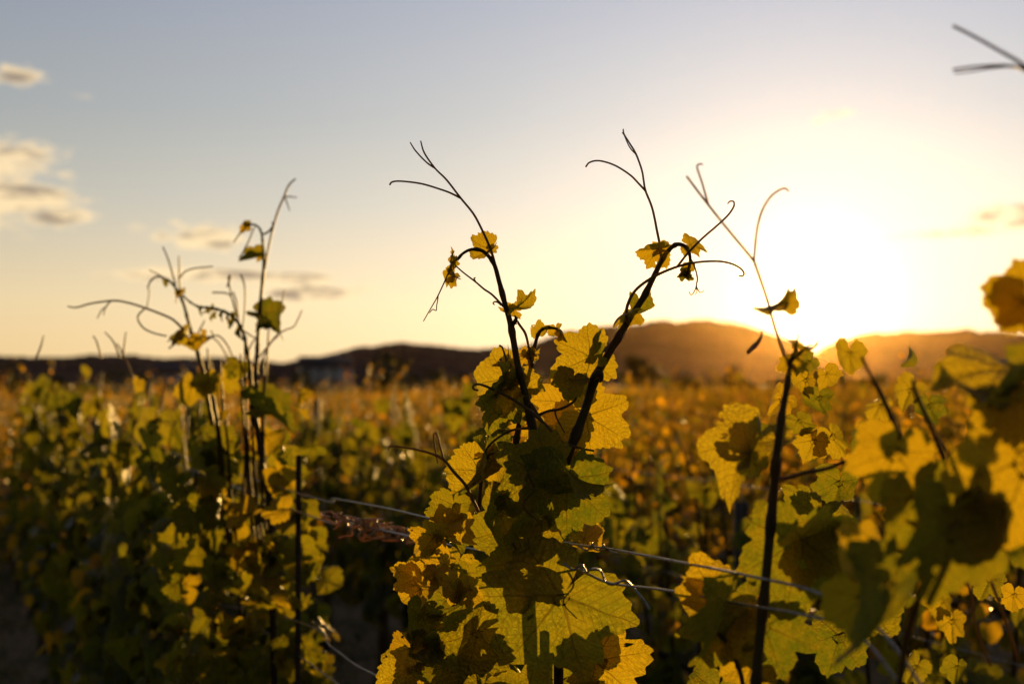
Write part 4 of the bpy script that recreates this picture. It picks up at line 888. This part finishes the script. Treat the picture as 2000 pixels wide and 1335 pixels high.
path(LV, 'shoot', [(415, 830), (405, 775), (399, 738), (391, 705), (381, 672), (370, 635), (360, 598), (352, 578), (345, 565), (335, 552), (325, 545), (313, 540), (303, 541), (294, 549), (288, 562)], D2 + .1, [5, 5, 4.8, 4.6, 4.2, 3.8, 3.4, 3.2, 3, 2.8, 2.6, 2.4, 2.2, 2, 1.4], S_, sides=6, bumps=(.3, 1))
path(LV, 'tendril', [(343, 556), (337, 535), (328, 505), (318, 482)], D2 + .1, [2, 1.8, 1.6, 1.4], T_, sides=6)
path(LV, 'tendril', [(352, 572), (350, 545), (350, 520), (349, 500)], D2 + .1, [2, 1.8, 1.6, 1.4], T_, sides=6)
path(LV, 'tendril', [(351, 542), (362, 530), (380, 524), (398, 522), (416, 520)], D2 + .1, [1.8, 1.6, 1.5, 1.3], T_, sides=6)
path(LV, 'tendril', [(290, 560), (291, 575), (287, 600)], D2 + .1, [1.4, 1.3, 1.1], T_, sides=6)
path(LV, 'tendril', [(325, 546), (308, 535), (291, 527)], D2 + .1, [1.5, 1.4, 1.1], T_, sides=6)
hleaf(LV, 322, 550, D2 + .1, 12, 270, 30, 0, (325, 545), M_LEAF, False); hleaf(LV, 347, 575, D2 + .1, 18, 240, 50, 0, (350, 572), M_LEAFY, False, fold=.6); hleaf(LV, 350, 570, D2 + .1, 14, 20, 50, 0, (350, 572), M_LEAFY, False, fold=.6)
path(LV, 'tendril', [(132, 598), (150, 600), (180, 592), (223, 587), (250, 591), (283, 601), (329, 619), (345, 630), (360, 645)], D2 - .1, [1.4, 1.8, 2, 2.2, 2.3, 2.4, 2.5, 2.6, 2.8], T_, sides=6)
path(LV, 'tendril', [(216, 588), (206, 600), (202, 615)], D2 - .1, [1.6, 1.3, 1], T_, sides=6); path(LV, 'tendril', [(209, 598), (198, 606), (190, 622)], D2 - .1, [1.4, 1.2, .9], T_, sides=6)
path(LV, 'tendril', [(282, 603), (271, 614), (270, 625), (280, 640), (300, 650), (325, 656)], D2 - .1, [1.8, 1.8, 1.8, 1.8, 1.8], T_, sides=6)
path(LV, 'shoot', [(356, 576), (372, 590), (389, 599), (412, 601), (438, 608), (458, 622), (472, 642), (480, 670), (487, 710), (492, 760), (500, 830), (512, 900)], D2, [2, 2.2, 2.6, 3, 3.3, 3.6, 3.8, 4, 4.4, 5, 5], S_, sides=6, bumps=(.5, 1.3))
for a in ((394, 604, 20, 250), (404, 606, 18, 200), (420, 612, 22, 260), (436, 612, 22, 230), (446, 618, 20, 280), (458, 628, 26, 240), (410, 600, 14, 60), (470, 645, 30, 245), (452, 614, 14, 40)):
    hleaf(LV, a[0], a[1], D2, a[2] * .75, a[3], 74, 0, None, M_LEAF, False, fold=.6, wave=.1, pr=1.4)
for pts in ([(415, 571), (440, 572), (452, 580), (462, 610), (470, 640)], [(444, 560), (450, 540), (446, 545), (455, 590), (463, 620)], [(470, 535), (478, 560), (478, 600), (474, 640)], [(455, 570), (462, 590), (466, 620)],
            [(468, 640), (490, 655), (504, 662)], [(332, 660), (350, 655), (372, 650), (395, 655), (420, 662), (440, 690), (450, 720)], [(330, 680), (345, 670), (365, 668)], [(385, 655), (392, 640), (400, 625)], [(400, 668), (415, 655), (412, 645)],
            [(405, 660), (425, 655), (440, 668), (452, 690), (462, 720)], [(480, 700), (492, 670), (505, 655)], [(505, 720), (518, 690), (530, 668), (545, 655)], [(498, 700), (503, 660), (500, 630)],
            [(70, 700), (80, 675), (85, 655)], [(198, 700), (190, 670), (182, 655)], [(235, 700), (222, 668), (205, 648)], [(240, 700), (243, 670), (246, 648)], [(262, 740), (240, 690), (228, 670)]):
    path(LV, 'tendril', pts, D2 + .05, [1.9, 1.7, 1.2], T_, sides=6)
hleaf(LV, 368, 652, D2, 42, 265, 45, 0, (378, 650), M_LEAFY, False, fold=.4); hleaf(LV, 392, 662, D2, 30, 285, 30, 0, (380, 655), M_LEAFY, False, fold=.4); hleaf(LV, 350, 655, D2, 26, 195, 50, 0, (370, 650), M_LEAF, False, fold=.5)
hleaf(LV, 462, 715, D2, 32, 240, -20, 0, None, M_LEAF, False, fold=.3); hleaf(LV, 450, 735, D2 + .1, 38, 250, 25, 0, None, M_LEAFY, False, fold=.3)
for i, (xt, yt, xb) in enumerate(((478, 660, 482), (486, 690, 494), (496, 720, 508), (470, 690, 478), (515, 700, 515), (525, 640, 512), (430, 700, 445), (405, 680, 425), (412, 700, 432))):
    path(LV, 'shoot', [(xt, yt, D2 + .05 * (i % 3)), ((xt * 2 + xb) / 3, yt + 80, D2), (xb, yt + 170, D2), (xb + 8, yt + 290, D2 + .03), (xb + 30, yt + 430, D2 + .05)], D2, [1.6, 2.6, 3.0, 3.3, 3.3], S_, sides=6, bumps=(.3, 1))
hleaf(LV, 512, 800, D2, 74, -36, -66, 0, (505, 790), M_LEAF, False, fold=.5); hleaf(LV, 520, 850, D2 + .05, 54, -25, 30, 0, (508, 860), M_LEAFY, False, fold=.3)
hleaf(LV, 375, 750, D2, 48, 262, 12, 0, (400, 750), M_LEAFY, False, fold=.2); hleaf(LV, 420, 745, D2, 40, 250, 30, 0, (410, 745), M_LEAFY, False, fold=.3); hleaf(LV, 270, 748, D2 + .4, 22, 250, 20, 0, None, M_LEAFY, False)
r_ = random.Random(31)
for k in range(190):
    t = r_.random(); y_ = 735 + 640 * r_.betavariate(1.15, 1.1); x_ = r_.gauss(0, 1) * 62 + 500 - (y_ - 900) * .04
    if y_ > 900: x_ = r_.uniform(330, 640 if y_ > 1030 else 600)
    if y_ < 860 and r_.random() < .75: continue
    hleaf(LV, x_, y_, D2 + r_.uniform(-.14, .16), r_.uniform(24, 56) * (1 if y_ > 860 else .65), r_.gauss(262, 45), r_.gauss(10, 45), r_.gauss(0, 35), None, M_LEAFY if r_.random() < .3 else M_LEAF, False, fold=r_.uniform(.05, .6), wave=.09, pr=1.8)
o = P(583, 1000, D2 - .12); o2 = tube_obj('vine_stake', [(o.x, o.y, 0), (o.x, o.y, .7), (o.x, o.y, P(583, 890, D2 - .12).z)], .0052, M_STAKE, None, 7, 2)
tag(o2, 'thin dark vine stake standing before the left vine beside the wires', 'stake')
o = P(545, 1000, D2); o2 = tube_obj('vine_stake', [(o.x, o.y, 0), (o.x, o.y, .6), (o.x - .015, o.y, P(535, 960, D2).z)], .0065, M_STAKE, None, 7, 2)
tag(o2, 'thicker dark vine stake half hidden in the leaves of the left vine', 'stake')
# thinner leafy links along the front row
leafy_vine(ROW0 - SLOPE * 3.05, 3.05, 777, 'blurred low grapevine tucked between the left vine and the next one down the row', 'grapevines of the front row receding to the left', nleaf=120, top=1.34, size=.085, inner=120, length=.8, nshoot=4)

# --- trellis wires, ties, dried tendrils, posts
def wpath(name, pts, rad, mat, label, cat, group=None, sub=6, sides=7):
    o = tube_obj(name, [tuple(P(*p)) for p in pts], rad, mat, None, sides, sub); return tag(o, label, cat, group)
def farpt(y, z, off=0.0): return (ROW0 + off - SLOPE * y, y, z)
def wire(pts, tail_z, off, label, rad=.00115):
    W = [farpt(34, tail_z, off), farpt(16, tail_z, off), farpt(8, tail_z, off), farpt(4.2, tail_z, off)] + [tuple(P(px, py, row_y(px) + dy)) for (px, py, dy) in pts]
    o = tube_obj('trellis_wire', W, rad, M_WIRE, None, 7, 5); return tag(o, label, 'wire', 'trellis wires of the front row')
wire([(590, 965, 0), (650, 973, 0), (760, 993, 0), (850, 1014, 0), (1000, 1042, .05), (1132, 1064, .02), (1180, 1070, 0), (1300, 1092, 0), (1468, 1125, 0), (1600, 1158, 0), (1720, 1230, 0), (1840, 1400, 0)], 1.32, 0, 'upper trellis wire running past the sharp centre vine')
wire([(600, 1005, 0), (660, 1016, 0), (800, 1047, 0), (880, 1064, 0), (930, 1073, .03), (1102, 1103, .02), (1147, 1120, 0), (1195, 1139, 0), (1300, 1152, 0), (1440, 1178, 0), (1570, 1200, 0), (1680, 1240, 0), (1800, 1400, 0)], 1.30, 0, 'second trellis wire with dried tendrils wound round it')
wire([(560, 1205, 0), (644, 1260, 0), (692, 1296, 0), (744, 1324, 0), (820, 1375, 0)], .95, -.05, 'lower trellis wire sloping down left of the centre vine')
wire([(520, 1235, .05), (578, 1276, .05), (657, 1333, .05), (720, 1385, .05)], .93, -.05, 'lowest trellis wire in front of the left vine')
wpath('tie_wire', [(1100, 1100, 1.26), (1120, 1112, 1.255), (1135, 1102, 1.25), (1147, 1118, 1.24), (1150, 1112, 1.23), (1160, 1110, 1.235), (1172, 1113, 1.24), (1178, 1124, 1.235), (1182, 1135, 1.225), (1195, 1141, 1.22), (1208, 1136, 1.225), (1221, 1133, 1.23), (1232, 1141, 1.22), (1245, 1157, 1.21), (1258, 1172, 1.205), (1268, 1190, 1.20)],
      .00105, M_WIRE, 'twisted wire tie looped round the wire right of the centre vine', 'wire tie')
wpath('tie_wire', [(1130, 1066, 1.24), (1146, 1074, 1.235), (1154, 1066, 1.23), (1157, 1060, 1.235), (1160, 1070, 1.24), (1170, 1074, 1.235), (1177, 1066, 1.23), (1180, 1064, 1.235), (1186, 1074, 1.24), (1204, 1080, 1.235)],
      .0008, M_WIRE, 'small coil of wire round the upper trellis wire beside the centre vine', 'wire tie')
dr = empty('dried_tendrils', tuple(P(720, 1030, row_y(720)))); tag(dr, 'brown tangle of dried tendrils hanging on the wire between left and centre vines', 'dried tendrils')
r_ = random.Random(12)
for k in range(42):
    cx = r_.uniform(640, 800); wy = 1010 + (cx - 640) * .22; sp = 26 if 660 < cx < 740 else 10
    pts = []; x_, y_ = cx, wy + r_.uniform(-6, 6); a = r_.uniform(0, 6.3); dd = row_y(720) + r_.uniform(-.02, .02)
    for j in range(r_.randint(5, 9)):
        pts.append((x_, y_, dd + r_.uniform(-.012, .012))); a += r_.uniform(-1.5, 1.5) + .5; x_ += math.cos(a) * r_.uniform(8, 16); y_ += math.sin(a) * r_.uniform(6, 12)
        y_ = max(wy - 12, min(wy + sp * 1.6, y_))
    W = [np.array(P(*p)) - np.array(dr.location) for p in pts]
    tube_obj('tendril', W, [.0019, .0015, .001], M_DRY, dr, 5, 3)
def post(x, y, h, label, rad=.018):
    z = float(ground_z(x, y)); root = empty('trellis_post', (x, y, z)); tag(root, label, 'trellis post', 'steel trellis posts between the rows')
    w_, t_ = rad, .003                                                # a folded steel channel with wire hooks
    sec = [(-w_, -w_ * .6), (-w_, w_ * .6), (w_, w_ * .6), (w_, -w_ * .6), (w_ - t_, -w_ * .6), (w_ - t_, w_ * .6 - t_), (-w_ + t_, w_ * .6 - t_), (-w_ + t_, -w_ * .6)]
    V = [(a, b, zz) for zz in (-.1, h) for a, b in sec]; Fq = [(i, (i + 1) % 8, 8 + (i + 1) % 8, 8 + i) for i in range(8)]
    link('profile', np_mesh('profile', V, [np.array(Fq)], smooth=False), M_POST, root)
    for zz in (.55, .85, 1.1, h - .08):
        v, q, t = tube([(w_, 0, zz), (w_ + .010, 0, zz + .002), (w_ + .012, 0, zz + .016)], .0022, 5, 2); link('hook', np_mesh('hook', v, [q, t]), M_POST, root)
post(2.13 - SLOPE * 3.8, 3.8, 1.18, 'thin bluish steel trellis post between the centre and right vines, behind them')
post(2.13 - SLOPE * 8.1, 8.1, 1.40, 'steel trellis post in the second row left of the centre vine')
post(3.68 - SLOPE * 9.5, 9.5, 1.42, 'steel trellis post in the third row behind the centre vine')
post(ROW0 - SLOPE * 5.3, 5.3, 1.36, 'steel trellis post in the front row down the left aisle')
post(ROW0 - SLOPE * 10.7, 10.7, 1.36, 'farther steel trellis post of the front row beside the aisle')
for k, (zz, off) in enumerate(((1.22, .03), (.95, -.03))):
    o = tube_obj('trellis_wire', [(2.13 + off - SLOPE * y, y, zz) for y in (2.2, 3.8, 5.9, 8.1, 12, 20, 34)], .0012, M_WIRE, None, 6, 2)
    tag(o, ['upper', 'lower'][k] + ' trellis wire of the second row, behind the centre vine', 'wire', 'trellis wires of the second row')

# ------------------------------------------------------------------ evening haze over the valley
HAZE = 0.0000045
if HAZE:
    hv = np.array([(x, y, z) for z in (-6.0, 320.0) for x, y in ((-6500, -40), (6500, -40), (6500, 6200), (-6500, 6200))], float)
    me = np_mesh('haze', hv, np.array([(3, 2, 1, 0), (4, 5, 6, 7), (0, 1, 5, 4), (1, 2, 6, 5), (2, 3, 7, 6), (3, 0, 4, 7)]), smooth=False)
    m = bpy.data.materials.new('evening_haze'); m.use_nodes = True; nt = m.node_tree; nt.nodes.clear()
    pv = nt.nodes.new('ShaderNodeVolumePrincipled'); pv.inputs['Color'].default_value = (1, .66, .28, 1); pv.inputs['Density'].default_value = HAZE; pv.inputs['Anisotropy'].default_value = .93
    om = nt.nodes.new('ShaderNodeOutputMaterial'); nt.links.new(pv.outputs[0], om.inputs['Volume'])
    tag(link('haze', me, m), 'thin golden evening haze over the vineyard and hills', 'haze', kind='stuff')
